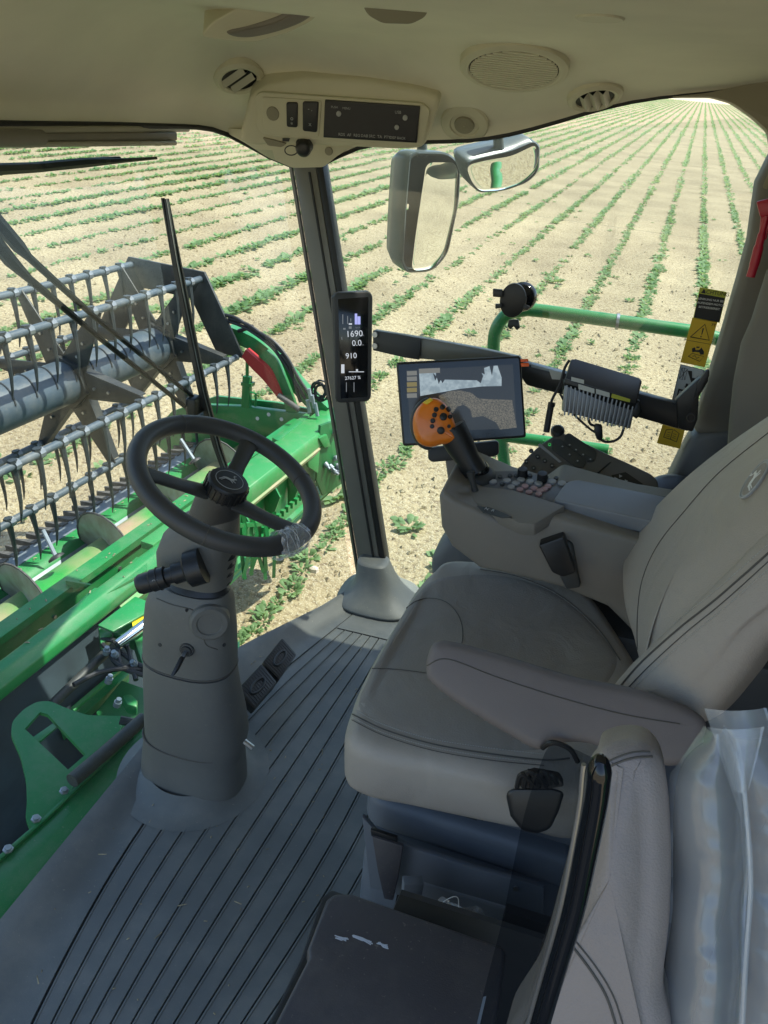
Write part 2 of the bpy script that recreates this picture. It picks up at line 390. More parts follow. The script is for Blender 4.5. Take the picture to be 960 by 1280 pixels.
def strut(name, a, b, w, t, m, parent, up=(0, 0, 1), bevel=0.0):
    a, b = Vector(a), Vector(b); d = (b-a).normalized(); up = Vector(up); s_ = d.cross(up).normalized(); q = s_.cross(d)
    return MB().obox((a+b)/2, d, s_, q, (b-a).length, w, t).build(name, m, parent, bevel=bevel)

# ================================================================== SETTING: field
rowd = ray(882, 115).normalized()                     # the crop rows run this way
_b = R(-1.0); ex0 = Vector((math.cos(_b), 0, math.sin(_b)))
GN = ex0.cross(rowd).normalized(); GN = GN if GN.z > 0 else -GN
crossd = rowd.cross(GN).normalized(); crossd = crossd if crossd.x > 0 else -crossd
G0 = Vector((-0.5, 1.2, -1.9)); SP = 0.975
def gpt(s, r, h=0.0): return G0+crossd*s+rowd*r+GN*h
def gsr(x, y):
    d = ray(x, y); q = CAM+d*((G0-CAM).dot(GN)/d.dot(GN))-G0; return q.dot(crossd), q.dot(rowd)
ROW0 = gsr(880, 233)[0]
REND = gsr(884, 128.5)[1]

def soil_material():
    m = bpy.data.materials.new('soil'); m.use_nodes = True; nt = m.node_tree; b = nt.nodes['Principled BSDF']
    b.inputs['Roughness'].default_value = 0.95; b.inputs['Specular IOR Level'].default_value = 0.15
    tc = nt.nodes.new('ShaderNodeTexCoord')
    def nz(scale, det, src=tc.outputs['Object']):
        n = nt.nodes.new('ShaderNodeTexNoise'); n.inputs['Scale'].default_value = scale; n.inputs['Detail'].default_value = det; nt.links.new(src, n.inputs['Vector']); return n
    n1 = nz(0.6, 6); n2 = nz(22, 8); n3 = nz(70, 4)
    cr = nt.nodes.new('ShaderNodeValToRGB'); e = cr.color_ramp.elements
    e[0].position = 0.32; e[0].color = (0.20, 0.155, 0.10, 1); e[1].position = 0.68; e[1].color = (0.43, 0.365, 0.235, 1)
    k = cr.color_ramp.elements.new(0.47); k.color = (0.34, 0.28, 0.17, 1)
    nt.links.new(n2.outputs['Fac'], cr.inputs[0])
    cr2 = nt.nodes.new('ShaderNodeValToRGB'); cr2.color_ramp.elements[0].position = 0.56; cr2.color_ramp.elements[0].color = (0, 0, 0, 1); cr2.color_ramp.elements[1].position = 0.62; cr2.color_ramp.elements[1].color = (1, 1, 1, 1)
    nt.links.new(n3.outputs['Fac'], cr2.inputs[0])
    mx = nt.nodes.new('ShaderNodeMixRGB'); mx.inputs[2].default_value = (0.50, 0.45, 0.33, 1); nt.links.new(cr2.outputs[0], mx.inputs[0]); nt.links.new(cr.outputs[0], mx.inputs[1])
    mul = nt.nodes.new('ShaderNodeMixRGB'); mul.blend_type = 'MULTIPLY'; mul.inputs[0].default_value = 1
    cr3 = nt.nodes.new('ShaderNodeValToRGB'); cr3.color_ramp.elements[0].color = (0.74, 0.71, 0.69, 1); cr3.color_ramp.elements[0].position = 0.3; cr3.color_ramp.elements[1].position = 0.7; cr3.color_ramp.elements[1].color = (1.05, 1.03, 1.0, 1)
    nt.links.new(n1.outputs['Fac'], cr3.inputs[0]); nt.links.new(mx.outputs[0], mul.inputs[1]); nt.links.new(cr3.outputs[0], mul.inputs[2]); nt.links.new(mul.outputs[0], b.inputs['Base Color'])
    bp = nt.nodes.new('ShaderNodeBump'); bp.inputs['Strength'].default_value = 0.9; bp.inputs['Distance'].default_value = 0.03
    nt.links.new(n2.outputs['Fac'], bp.inputs['Height'])
    bp2 = nt.nodes.new('ShaderNodeBump'); bp2.inputs['Strength'].default_value = 0.7; bp2.inputs['Distance'].default_value = 0.01
    nt.links.new(n3.outputs['Fac'], bp2.inputs['Height']); nt.links.new(bp.outputs[0], bp2.inputs['Normal']); nt.links.new(bp2.outputs[0], b.inputs['Normal'])
    MATS['soil'] = m
soil_material()
mat('stubble', (0.50, 0.42, 0.25), 0.95, var=0.12, vscale=0.08)
mat('far_hill', (0.10, 0.16, 0.20), 0.95, var=0.2, vscale=0.01)
def leafmat(name, c1, c2):
    m = mat(name, c1, 0.55, col2=c2, vscale=3.0, spec=0.3); b = m.node_tree.nodes['Principled BSDF']
    nt = m.node_tree; out = [n for n in nt.nodes if n.type == 'OUTPUT_MATERIAL'][0]
    t = nt.nodes.new('ShaderNodeBsdfTranslucent'); t.inputs[0].default_value = (c1[0]*1.1, c1[1]*1.1, c1[2]*.7, 1)
    mx = nt.nodes.new('ShaderNodeMixShader'); mx.inputs[0].default_value = 0.42
    nt.links.new(b.outputs[0], mx.inputs[1]); nt.links.new(t.outputs[0], mx.inputs[2]); nt.links.new(mx.outputs[0], out.inputs[0])
    return m
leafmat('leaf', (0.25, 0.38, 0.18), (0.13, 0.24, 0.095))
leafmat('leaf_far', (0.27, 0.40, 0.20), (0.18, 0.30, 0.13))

def groundz(s, r):
    return 0.022*noise.noise(Vector((s*1.3, r*1.3, 0)))+0.012*noise.noise(Vector((s*5, r*5, 3)))+0.02*math.cos(2*math.pi*(s-ROW0)/SP)
def ground():
    ss = list(np.arange(-16, 6.01, 0.11)); rr = list(np.arange(-4, 22, 0.11))
    mb = MB(); mb.grid([[gpt(s, r, groundz(s, r)*min(1, (s+16)/1.5, (6-s)/1.0, (r+4)/1, (22-r)/2)) for s in ss] for r in rr])
    o = mb.build('field_ground', 'soil', smooth=True, sharp=180); tag(o, 'dry sandy soil of the crop field close to the harvester', kind='structure')
    mb = MB()
    S = [-260, -16, 6, 120]; Q = [-120, -4, 22, REND]
    mb2 = []
    for i in range(3):
        for j in range(3):
            if i == 1 and j == 1: continue
            mb.add([gpt(S[i], Q[j]), gpt(S[i+1], Q[j]), gpt(S[i+1], Q[j+1]), gpt(S[i], Q[j+1])], [(0, 1, 2, 3)])
    o = mb.build('field_ground', 'soil', smooth=False); tag(o, 'dry sandy soil of the crop field out to its far edge', kind='structure')
    mb = MB().add([gpt(-900, REND), gpt(900, REND), gpt(900, 1100), gpt(-900, 1100)], [(0, 1, 2, 3)])
    mb.add([gpt(-900, -900), gpt(900, -900), gpt(900, -120), gpt(-900, -120)], [(0, 1, 2, 3)])
    mb.add([gpt(-900, -120), gpt(-260, -120), gpt(-260, REND), gpt(-900, REND)], [(0, 1, 2, 3)])
    mb.add([gpt(120, -120), gpt(900, -120), gpt(900, REND), gpt(120, REND)], [(0, 1, 2, 3)])
    o = mb.build('stubble_field', 'stubble', smooth=False); tag(o, 'pale harvested field beyond the green rows', kind='structure')
    # low blue ridge on the horizon
    rows = [[], [], []]
    for i in range(61):
        s = -900+i*30; hh = 3.0+3.0*noise.noise(Vector((i*0.13, 1, 0)))+4*math.exp(-((s-40)/160)**2)
        rows[0].append(gpt(s, 1080, -1)); rows[1].append(gpt(s, 1100, hh)); rows[2].append(gpt(s, 1300, -1))
    MB().grid(rows).build('hills', 'far_hill').__setitem__('kind', 'structure')
ground()

# ------------------------------------------------------------------ crop plants
def plant_mesh(k, nleaf=24, size=0.15):
    rr = random.Random(k); vs = []; fs = []
    for i in range(nleaf):
        a = i*2.4+rr.uniform(-.4, .4); el = rr.uniform(0.25, 1.15); L = size*rr.uniform(0.45, 0.85)*(0.75+0.45*math.cos(el)); w = L*rr.uniform(0.36, 0.55)
        d = Vector((math.cos(a)*math.cos(el), math.sin(a)*math.cos(el), math.sin(el))); side = Vector((-math.sin(a), math.cos(a), 0))
        st = Vector((math.cos(a), math.sin(a), 0))*size*rr.uniform(0.05, 0.7)+Vector((0, 0, 0.015)); p1 = st+d*L*0.35; p2 = st+d*L*0.75+Vector((0, 0, -L*0.05)); p3 = st+d*L*1.05+Vector((0, 0, -L*0.22))
        n = d.cross(side)
        o = len(vs)
        vs += [st, p1+side*w*.42-n*0.01, p2+side*w*.5, p3, p2-side*w*.5, p1-side*w*.42-n*0.01, p1+n*.012, p2+n*.012]
        fs += [(o, o+1, o+6), (o, o+6, o+5), (o+1, o+2, o+7, o+6), (o+6, o+7, o+4, o+5), (o+2, o+3, o+7), (o+7, o+3, o+4)]
    me = bpy.data.meshes.new('crop_plant'); me.from_pydata([tuple(v) for v in vs], [], fs); me.materials.append(MATS['leaf']); me.update()
    for p in me.polygons: p.use_smooth = True
    return me
plants = []   # (s, r, size)
for k in range(int((-150-ROW0)/SP)-1, 42):
    s0 = ROW0+k*SP
    x_gap = random.random()
    r = -3.0
    while r < REND:
        dist = (gpt(s0, r)-CAM).length
        step = 0.13 if dist < 14 else (0.16 if dist < 32 else (0.34 if dist < 70 else 0.9))
        r += step*random.uniform(0.6, 1.4)
        p = gpt(s0, r)
        if (p-CAM).dot(FW) <= 0.3: continue
        x, y = proj(p)
        if not (-140 < x < 1100 and 60 < y < 1000): continue
        dens = noise.noise(Vector((s0*0.35, r*0.16, 5)))
        dens2 = noise.noise(Vector((s0*3.1, r*0.9, 9)))
        if dist < 45 and random.random() < (0.04+max(0, -dens)*0.9+max(0, -dens2-0.1)*1.1)*(.45 if s0 < -4.5 else 1): continue
        size = (1.0+0.5*dens+random.uniform(-.3, .25))*(0.50 if dist < 20 else 0.50)*(1.25 if s0 < -3.5 else 1.0)
        plants.append((dist, s0+random.gauss(0, 0.028), r, max(0.4, size)))
# weeds between the rows
for i in range(170):
    s = random.uniform(-14, 4); r = random.uniform(0, 26); plants.append(((gpt(s, r)-CAM).length, s, r, random.uniform(0.22, 0.5)))
plants.sort()
def hidden(p):      # behind the floor, seat or header for the camera
    x, y = proj(p)
    return (y > 640 and (x > 520 or x < 290)) or (x < 330 and y > 520 and x < 260) or y > 840 or not (-10 < x < 965) or y < 100
variants = [plant_mesh(k) for k in range(6)]
near = [p for p in plants if not hidden(gpt(p[1], p[2]))][:300]
nearset = set(near)
gl_near = 'leafy young crop plant growing in one of the field rows outside'
for j, (dist, s, r, sz) in enumerate(near):
    o = bpy.data.objects.new('crop_plant', variants[j % 6]); COL.objects.link(o)
    o.location = gpt(s, r, groundz(s, r)); o.rotation_euler = (random.uniform(-.12, .12), random.uniform(-.12, .12), random.uniform(0, 6.28)); o.scale = (sz, sz, sz*random.uniform(.8, 1.1))
    tag(o, gl_near, 'crop plant', 'young crop plants in rows nearest the cab')
for (x, y, k_, lab) in ((694, 354, 1.0, 'large bushy weed standing between rows behind the phone mount'), (512, 658, .7, 'green weed growing between rows just left of the side window bottom'), (352, 690, .8, 'leafy weed left of the pale stone near the steering wheel'), (418, 620, 1.0, 'bushy weed close to the header beside the front pillar')):
    s_, r_ = gsr(x, y)
    o = bpy.data.objects.new('weed_plant', variants[1]); COL.objects.link(o); o.location = gpt(s_, r_, groundz(s_, r_)); o.scale = (k_*1.5, k_*1.5, k_); o.rotation_euler = (0, 0, x)
    tag(o, lab, 'weed')
def crop_stuff(sel, name, label, nleaf, size, fat):
    vs = []; fs = []
    base = []
    for k in range(5):
        rr = random.Random(50+k); q = []
        for i in range(nleaf):
            a = rr.uniform(0, 6.28); el = rr.uniform(0.0, 0.65); L = size*rr.uniform(.7, 1.2); c = np.array([math.cos(a)*size*.6*rr.random(), math.sin(a)*size*fat*rr.random(), size*.25*rr.random()+.02])
            d = np.array([math.cos(a)*math.cos(el), math.sin(a)*math.cos(el), math.sin(el)])*L; sd_ = np.array([-math.sin(a), math.cos(a), rr.uniform(-.3, .3)])*L*.42
            q += [c, c+d*.6+sd_, c+d, c+d*.6-sd_]
        base.append(np.array(q))
    cd = np.array(crossd); rd = np.array(rowd); gn = np.array(GN); nq = nleaf*4; allv = []
    for j, (dist, s, r, sz) in enumerate(sel):
        b = base[j % 5]; f = 1 if (j//5) % 2 else -1
        P = np.array(gpt(s, r)); allv.append(P+(b[:, :1]*f*cd+b[:, 1:2]*rd+b[:, 2:]*gn)*sz)
    if not allv: return
    A = np.concatenate(allv); n = len(A)//4
    me = bpy.data.meshes.new(name); me.vertices.add(len(A)); me.vertices.foreach_set('co', A.astype(np.float32).ravel())
    me.loops.add(n*4); me.loops.foreach_set('vertex_index', np.arange(n*4, dtype=np.int32))
    me.polygons.add(n); me.polygons.foreach_set('loop_start', np.arange(0, n*4, 4, dtype=np.int32)); me.polygons.foreach_set('loop_total', np.full(n, 4, dtype=np.int32))
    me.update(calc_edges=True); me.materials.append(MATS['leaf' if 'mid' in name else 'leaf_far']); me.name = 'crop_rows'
    o = bpy.data.objects.new('crop_rows', me); COL.objects.link(o); tag(o, label, 'crop rows', kind='stuff')
rest = [p for p in plants if p not in nearset]
crop_stuff([p for p in rest if p[0] < 32], 'mid', 'green crop rows in the middle of the field outside', 16, 0.15, 0.7)
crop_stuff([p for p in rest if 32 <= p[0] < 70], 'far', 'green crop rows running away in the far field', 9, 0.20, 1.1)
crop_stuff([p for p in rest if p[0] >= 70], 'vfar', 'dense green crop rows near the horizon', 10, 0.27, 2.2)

# clods and straw bits lying on the near soil
def clods():
    vs = []; fs = []
    for i in range(9000):
        s = random.uniform(-13, 4); r = 0.2+abs(random.gauss(0, 7.5)); z = random.choice([0.008, .011, .015, .02, .03]); P = gpt(s, r, groundz(s, r)+z*.2)
        if hidden(P): continue
        o = len(vs)
        for a in range(3):
            t = a*2.09+random.random(); vs.append(P+crossd*math.cos(t)*z*random.uniform(.7, 1.4)+rowd*math.sin(t)*z*random.uniform(.7, 1.4))
        vs.append(P+GN*z*random.uniform(.7, 1.2)); fs += [(o, o+1, o+3), (o+1, o+2, o+3), (o+2, o, o+3)]
    MB().add(vs, fs).build('soil_clods', 'soil', smooth=False).__setitem__('kind', 'stuff')
clods()
p = gpt(*gsr(392, 717)); mb = MB()
rg = [[p+Vector((math.cos(a)*q*random.uniform(.8, 1.2), math.sin(a)*q*.8*random.uniform(.8, 1.2), h)) for a in np.arange(0, 6.2, .9)] for q, h in ((.035, -.01), (.05, .015), (.04, .05), (.012, .065))]
tag(mb.rings(rg).build('stone', 'stone', smooth=False), 'pale stone lying on bare soil right of the steering wheel', 'stone')

# ================================================================== SETTING: cab shell
def struct(o, label=None):
    o['kind'] = 'structure'
    if label: o['label'] = label
    return o
def fx(Y):   # X of the front sill of the floor for a given Y
    pts = [(0.0, -.86), (.7, -.873), (1.2, -.866), (1.45, -.845), (1.657, -.815), (1.795, -.742), (1.947, -.662), (2.103, -.60), (2.2, -.56)]
    return float(np.interp(Y, [p[0] for p in pts], [p[1] for p in pts]))
Ys = [0.2+i*0.05 for i in range(40)]
mb = MB(); top = [V(fx(Y), Y, -.012) for Y in Ys]+[V(1.0, 2.15, -.012), V(1.0, .2, -.012)]
mb.prism(top, (0, 0, -.06)); struct(mb.build('cab_floor', 'floor_groove'), 'dark cab floor under the ribbed mat')
# smooth raised border of the floor mat following the windscreen
GA = np.polyfit([.2, .58, .7, .9, 1.15, 1.5, 1.9, 2.1], [-.62, -.695, -.722, -.742, -.740, -.69, -.578, -.52], 4)
GB = np.polyfit([.2, .69, .77, .96, 1.16, 1.5, 1.9, 2.1], [-.41, -.352, -.335, -.296, -.271, -.262, -.29, -.31], 4)
def gx(u, Y):
    a = np.polyval(GA, Y)
    b = np.polyval(GB, Y)
    return float(a+(b-a)*u)
mat_e = struct(MB().box(0.35, 1.0, .2, 2.15, -.011, -.001).build('floor_mat', 'floor_rubber'), 'blue grey ribbed rubber floor mat')
rows = []
for t in range(9):
    f = t/8; row = []
    for Y in Ys:
        x0 = fx(Y)+.004; x1 = gx(0, Y)-.004; x = x0+(x1-x0)*f
        z = 0.028*(0.5+0.5*math.cos(math.pi*min(1, f/.8)))*min(1, max(.0, 1.0))
        row.append(V(x, Y, z-.001))
    rows.append(row)
rows = [[p+V(0, 0, -.03) for p in rows[0]]]+rows+[[p+V(0, 0, -.01) for p in rows[-1]]]
b_ = MB().grid(rows).build('mat_border', 'floor_rubber', mat_e)
NG = 22
for i in range(NG):
    u0, u1 = i/10, (i+1)/10
    Ya, Yb = 0.2, 1.88+0.0
    g = .0013; L = []; Rr = []
    for k in range(30):
        Y = Ya+(Yb-Ya)*k/29
        L.append(V(gx(u0, Y)+g, Y, 0)); Rr.append(V(gx(u1, Y)-g, Y, 0))
    rws = [[p+V(0, 0, -.01) for p in L], [p+V(0, 0, -.0015) for p in L], [p+V(.0008, 0, 0.0) for p in L], [p+V(.0022, 0, .0016) for p in L], [p+V(.0042, 0, .0016) for p in L], [p+V(.0055, 0, .0) for p in L], [p+V(-.0008, 0, 0.0) for p in Rr], [p+V(0, 0, -.0015) for p in Rr], [p+V(0, 0, -.01) for p in Rr]]
    MB().grid(rws).build('mat_rib', 'floor_rubber', mat_e, sharp=20)
rows = [[V(gx(i/6*2.2, Y), Y, .0005+.012*max(0, (Y-2.0)/.1)) for i in range(7)] for Y in (1.885, 1.95, 2.0, 2.05, 2.14)]
MB().grid(rows).build('mat_end', 'floor_rubber', mat_e)
# bits of straw and soil trodden on to the mat
mb = MB()
for i in range(130):
    Y = random.uniform(.35, 1.95); X = gx(random.uniform(-.35, 1.3), Y); a = random.uniform(0, 3.14); l = random.choice([.002, .003, .004, .009]); w = .0012
    if X < fx(Y)+.03: continue
    zz = .0012+(.012 if X < gx(0, Y) else 0); u = V(math.cos(a), math.sin(a), 0)*l; v = V(-math.sin(a), math.cos(a), 0)*w; c = V(X, Y, zz); mb.add([c-u-v, c+u-v, c+u+v, c-u+v, c+V(0, 0, .0015)], [(0, 1, 4), (1, 2, 4), (2, 3, 4), (3, 0, 4)])
mat('chaff', (0.34, 0.28, 0.17), 0.9, var=0.4, vscale=40)
o = mb.build('chaff', 'chaff', smooth=False); o['kind'] = 'stuff'; o['label'] = 'scattered straw and soil crumbs on the floor mat'
# smooth collar of the mat around the column foot
cb = at(243, 962, Z=0.0)
MB().lathe([(.185, .0008), (.17, .0022), (.155, .004), (.143, .010), (.11, .03)], V(cb.x, cb.y, 0), (0, 0, 1), 48, cap=False).build('mat_collar', 'floor_rubber', mat_e)

# ceiling
E_ = [at(-260, 150, X=-1.16), at(-120, 152, X=-1.15), at(0, 156, X=-1.13), at(150, 157, X=-1.11), at(262, 160, X=-1.04), at(285, 166, Y=2.06), at(305, 180, Y=2.09), at(335, 199, Y=2.12), at(362, 211, Y=2.14), at(385, 214, Y=2.145), at(403, 210, Y=2.14), at(420, 196, Y=2.13), at(445, 181, Y=2.12),
      at(500, 178, Y=2.12), at(560, 178, Y=2.12), at(610, 175, Y=2.11), at(660, 164, Y=2.11), at(700, 152, Y=2.11), at(760, 133, Y=2.11), at(820, 121, Y=2.11), at(860, 118, Y=2.11), at(900, 115, Y=2.11), at(960, 104, Y=2.11), at(1060, 90, Y=2.11), V(.9, 2.1, 1.62), V(1.0, 1.9, 1.62), V(1.0, 1.2, 1.62), V(1.0, .3, 1.62), V(.8, .18, 1.6), V(0, .18, 1.56), V(-.6, .18, 1.5), V(-1.0, .2, 1.44), V(-1.14, .35, 1.42)]
Es = []
for i in range(len(E_)):
    a, b = E_[i], E_[(i+1) % len(E_)]; n = max(1, int((b-a).length/.05))
    for k in range(n): Es.append(a+(b-a)*k/n)
for _ in range(2): Es = [(Es[i-1]+Es[i]*2+Es[(i+1) % len(Es)])/4 for i in range(len(Es))]
SA, SB = V(-.55, 1.15, 1.63), V(.4, 1.15, 1.64)
def cprof(d):      # height above the edge as a fraction, for a distance inwards
    xs = [0, .006, .02, .06, .14, .24, .31, .37, .5, 2.0]; zs = [0, .13, .22, .36, .58, .82, .93, .975, .99, 1.0]
    return float(np.interp(d, xs, zs))
def cpoint(e, d):
    t = SA+(SB-SA)*max(0, min(1, (e-SA).dot(SB-SA)/(SB-SA).length_squared)); q = Vector((t.x-e.x, t.y-e.y, 0)); L = q.length; q.normalize()
    dd = min(d, L); z = e.z+(t.z-e.z)*cprof(dd); return Vector((e.x+q.x*dd, e.y+q.y*dd, z))
rings = [[e+V(0, 0, .05) for e in Es], [cpoint(e, 0) for e in Es]]
for d in (.004, .012, .02, .04, .06, .09, .12, .16, .2, .24, .28, .32, .36, .42, .5, .65, .9, 2.0): rings.append([cpoint(e, d) for e in Es])
cmb = MB().rings(rings, cap=False); CB = cmb.bvh()
ceil = struct(cmb.build('ceiling', 'headliner', smooth=True, sharp=50), 'tan moulded cab headliner with rounded front edge')
# black rubber edge along the window line of the headliner
MB().tube([e+V(0, .004, .002) for e in Es], .0065, 8, closed=True).build('window_seal', 'rubber_seal', ceil)
# roof above, out of view; its front widened to throw shade on the header
r_ = [V(-1.36, .05, 1.68), V(-1.36, 2.78, 1.68), V(-.72, 2.78, 1.68), V(-.60, 2.20, 1.68), V(1.3, 2.20, 1.72), V(1.3, .05, 1.72)]
struct(MB().prism(r_, (0, 0, .16)).build('cab_roof', 'green_paint', bevel=.04), 'green outer cab roof, front widened to shade the header')
# walls
struct(MB().box(-.95, .95, -1.1, .17, -.10, -.06).build('access_platform', 'plastic_dark', bevel=.004), 'dark metal access platform beside the open cab door')
struct(MB().box(.98, 1.02, .2, 2.2, -.05, 1.66).build('rear_wall', 'carpet_black'), 'dark rear wall of the cab')
struct(MB().box(.36, 1.0, 2.13, 2.19, -.05, .55).build('side_wall', 'plastic_dark'), 'dark lower wall behind the right cab pillar')
# right front pillar
pp = Pl((0, 2.13, 0), (0, -1, 0))
ap = struct(MB().hexa([pp.p(451, 722), pp.p(478, 722), pp.p(478, 722)+V(.0, .07, 0), pp.p(451, 722)+V(-.02, .07, 0), pp.p(366, 205), pp.p(394, 205), pp.p(394, 205)+V(0, .07, 0), pp.p(366, 205)+V(-.02, .07, 0)]).build('front_pillar', 'pillar_metal', bevel=.004), 'grey front right cab pillar leaning over the floor')
MB().hexa([pp.p(478.5, 722), pp.p(485, 722), pp.p(485, 722)+V(.0, .05, 0), pp.p(478.5, 722)+V(0, .05, 0), pp.p(394.5, 205), pp.p(403, 205), pp.p(403, 205)+V(0, .05, 0), pp.p(394.5, 205)+V(0, .05, 0)]).build('door_seal', 'rubber_seal', ap, bevel=.003)
MB().hexa([pp.p(448.5, 722), pp.p(451, 722), pp.p(451, 722)+V(-.02, .03, 0), pp.p(448.5, 722)+V(-.02, .03, 0), pp.p(363.5, 205), pp.p(366, 205), pp.p(366, 205)+V(-.02, .03, 0), pp.p(363.5, 205)+V(-.02, .03, 0)]).build('glass_seal', 'rubber_seal', ap)
MB().hexa([pp.p(470, 722)+V(0,-.006,0), pp.p(472, 722)+V(0,-.006,0), pp.p(472, 722), pp.p(470, 722), pp.p(386, 215)+V(0,-.006,0), pp.p(388, 215)+V(0,-.006,0), pp.p(388, 215), pp.p(386, 215)]).build('pillar_ridge', 'rubber_seal', ap)
# moulded foot of the pillar
rg = []
for (px, py, hw, hy, z) in ((470, 800, 56, .15, .0), (470, 782, 50, .14, .010), (470, 768, 38, .11, .028), (470, 752, 27, .08, .06), (471, 738, 22, .06, .10), (470, 727, 19, .05, .15)):
    c = at(px, 760, Y=2.09); c = V(-.50-.035*z/.15+(0 if z > .0 else 0), 2.11, z); w = hw/F*2.6
    rg.append([c+V((abs(math.cos(a))**.7)*math.copysign(1, math.cos(a))*w, (abs(math.sin(a))**.7)*math.copysign(1, math.sin(a))*hy, 0) for a in [2*math.pi*k/36 for k in range(36)]])
rg.append([ (p-c)*0.82+c+V(0,0,-.004) for p in rg[-1]])
MB().rings(rg).build('pillar_foot', 'floor_rubber', ap, sub=1)
# right rear pillar trim
bp_ = Pl((0, 2.1, 0), (0, -1, 0))
tr = struct(slab('rear_pillar', bp_, [(948, 228), (938, 300), (924, 352), (905, 418), (880, 500), (866, 543), (1000, 560), (1200, 560), (1200, 90), (972, 180)], .09, 'pillar_trim', bevel=.022, seg=4), 'taupe trim of the right rear cab pillar')
slab('pillar_cap', bp_, roundpoly([(838, 121), (885, 116), (960, 100), (1200, 80), (1200, 250), (952, 236), (968, 200), (962, 165), (940, 145), (915, 128), (890, 121)], 6), .05, 'trim_tan_dark', tr, bevel=.008)
slab('pillar_base', bp_, [(866, 545), (850, 575), (838, 600), (815, 660), (1000, 800), (1100, 600), (1000, 535), (935, 532)], .10, 'pillar_base', tr, bevel=.02, seg=3, h=.006)
slab('inner_trim', Pl((0, 2.03, 0), (-.25, -1, 0)), [(960, 330), (938, 400), (925, 430), (915, 480), (910, 530), (905, 600), (1100, 640), (1150, 300)], .06, 'pillar_trim', tr, bevel=.02, seg=3)
# glass
def wx(Y, z): return fx(Y)-.01-(z/1.4)*np.interp(Y, [0, 1.5, 2.14], [.25, .25, .275])
g1 = [[V(wx(Y, z), Y, z) for Y in np.arange(.2, 2.13, .06)] for z in np.arange(-.02, 1.47, .1)]
wsm = MB().grid(g1); WB = wsm.bvh()
tag(wsm.build('windscreen', 'windscreen_glass'), 'curved clear front windscreen of the cab beyond the steering wheel', 'windscreen')
sg = Pl((0, 2.15, 0), (0, -1, 0))
tag(MB().hexa([V(-.52, 2.15, .0), V(.40, 2.15, .0), V(.40, 2.15, 1.56), V(-.80, 2.15, 1.40), V(-.52, 2.154, .0), V(.40, 2.154, .0), V(.40, 2.154, 1.56), V(-.80, 2.154, 1.40)]).build('side_window', 'window_glass', smooth=False), 'clear right side window behind the stickers and tablet', 'window')
# harvester body behind the cab, seen in the mirrors
hb = empty('harvester_body', (3.5, 1.2, -1.0), 'green harvester body behind the cab, reflected in the small mirror', 'harvester body')
MB().box(1.35, 6.5, -.5, 2.35, -.9, 2.2).build('body_panel', 'green_paint', hb, bevel=.05)
MB().lathe([(.3, -.3), (.85, -.3), (.95, -.2), (.95, .2), (.85, .3), (.3, .3)], (1.9, 2.75, -1.05), (0, 1, 0), 40).build('tyre', 'tyre', hb)
MB().lathe([(.05, -.31), (.4, -.31), (.45, -.2), (.45, .2), (.4, .31), (.05, .31)], (1.9, 2.76, -1.05), (0, 1, 0), 30).build('rim', 'yellow', hb)
for z in (-1.4, -1.0, -.6): MB().box(1.0, 1.35, 2.3, 2.9, z, z+.04).build('step', 'green_paint', hb)

# ================================================================== HEADER + REEL outside
# the header hangs on the feeder house with its own slight yaw and tilt: frame HX (rear), HY (right), HZ (up), origin at the camera height
HY = ray(898, 154).normalized(); HX = HY.cross(Vector((0, 0, 1))).normalized(); HZ = HX.cross(HY).normalized()
HM = Matrix((HX, HY, HZ)).transposed().to_4x4(); HM.translation = CAM
HMI3 = Matrix((HX, HY, HZ))
def rh(x, y): return HMI3 @ ray(x, y)
class MBH(MB):
    def build(s, *a, **k):
        s.v = [HM @ v for v in s.v]; return MB.build(s, *a, **k)
def xh(y0, c): r = rh(0, y0); return r.x*c/r.z
def ch(y0, X): r = rh(0, y0); return r.z*X/r.x
def hp(a, b, c): return HM @ Vector((a, b, c))
def hpl(b): return Pl(hp(-2, b, -1.8), -HY)          # upright plane across the machine at header station b
def htop(c): return Pl(hp(-2, 2, c), HZ)
YE = 4.30; YL = -1.2
mat('straw_bits', (0.30, 0.27, 0.17), 0.9, var=0.3, vscale=30)
hd = empty('grain_header', hp(-2.3, 1.5, -2.6), 'green grain cutting header with auger in front of the cab', 'grain header')
def lat(name, sec, m, ya=YL, yb=YE, bevel=0.0, **k): return MBH().prism([V(x, ya, c) for x, c in sec], (0, yb-ya, 0)).build(name, m, hd, bevel=bevel, **k)
c1 = -1.92; xf, xr = xh(785, c1), xh(797.5, c1)
lat('top_beam', [(xf-.03, c1), (xr, c1), (xr, c1-.035), (xr-.012, c1-.035), (xr-.012, c1-.012), (xf-.03, c1-.012)], 'green_paint', yb=YE-.15)
lat('back_sheet', [(xr-.02, c1-.012), (xr-.03, c1-.40), (xr-.04, c1-.40), (xr-.03, c1-.012)], 'green_paint')
for y in np.arange(.2, 4.2, .42): MBH().lathe([(.009, 0), (.009, .008)], V(xr-.022, float(y), c1-.10), (1, 0, 0), 6).build('bolt', 'steel', hd)
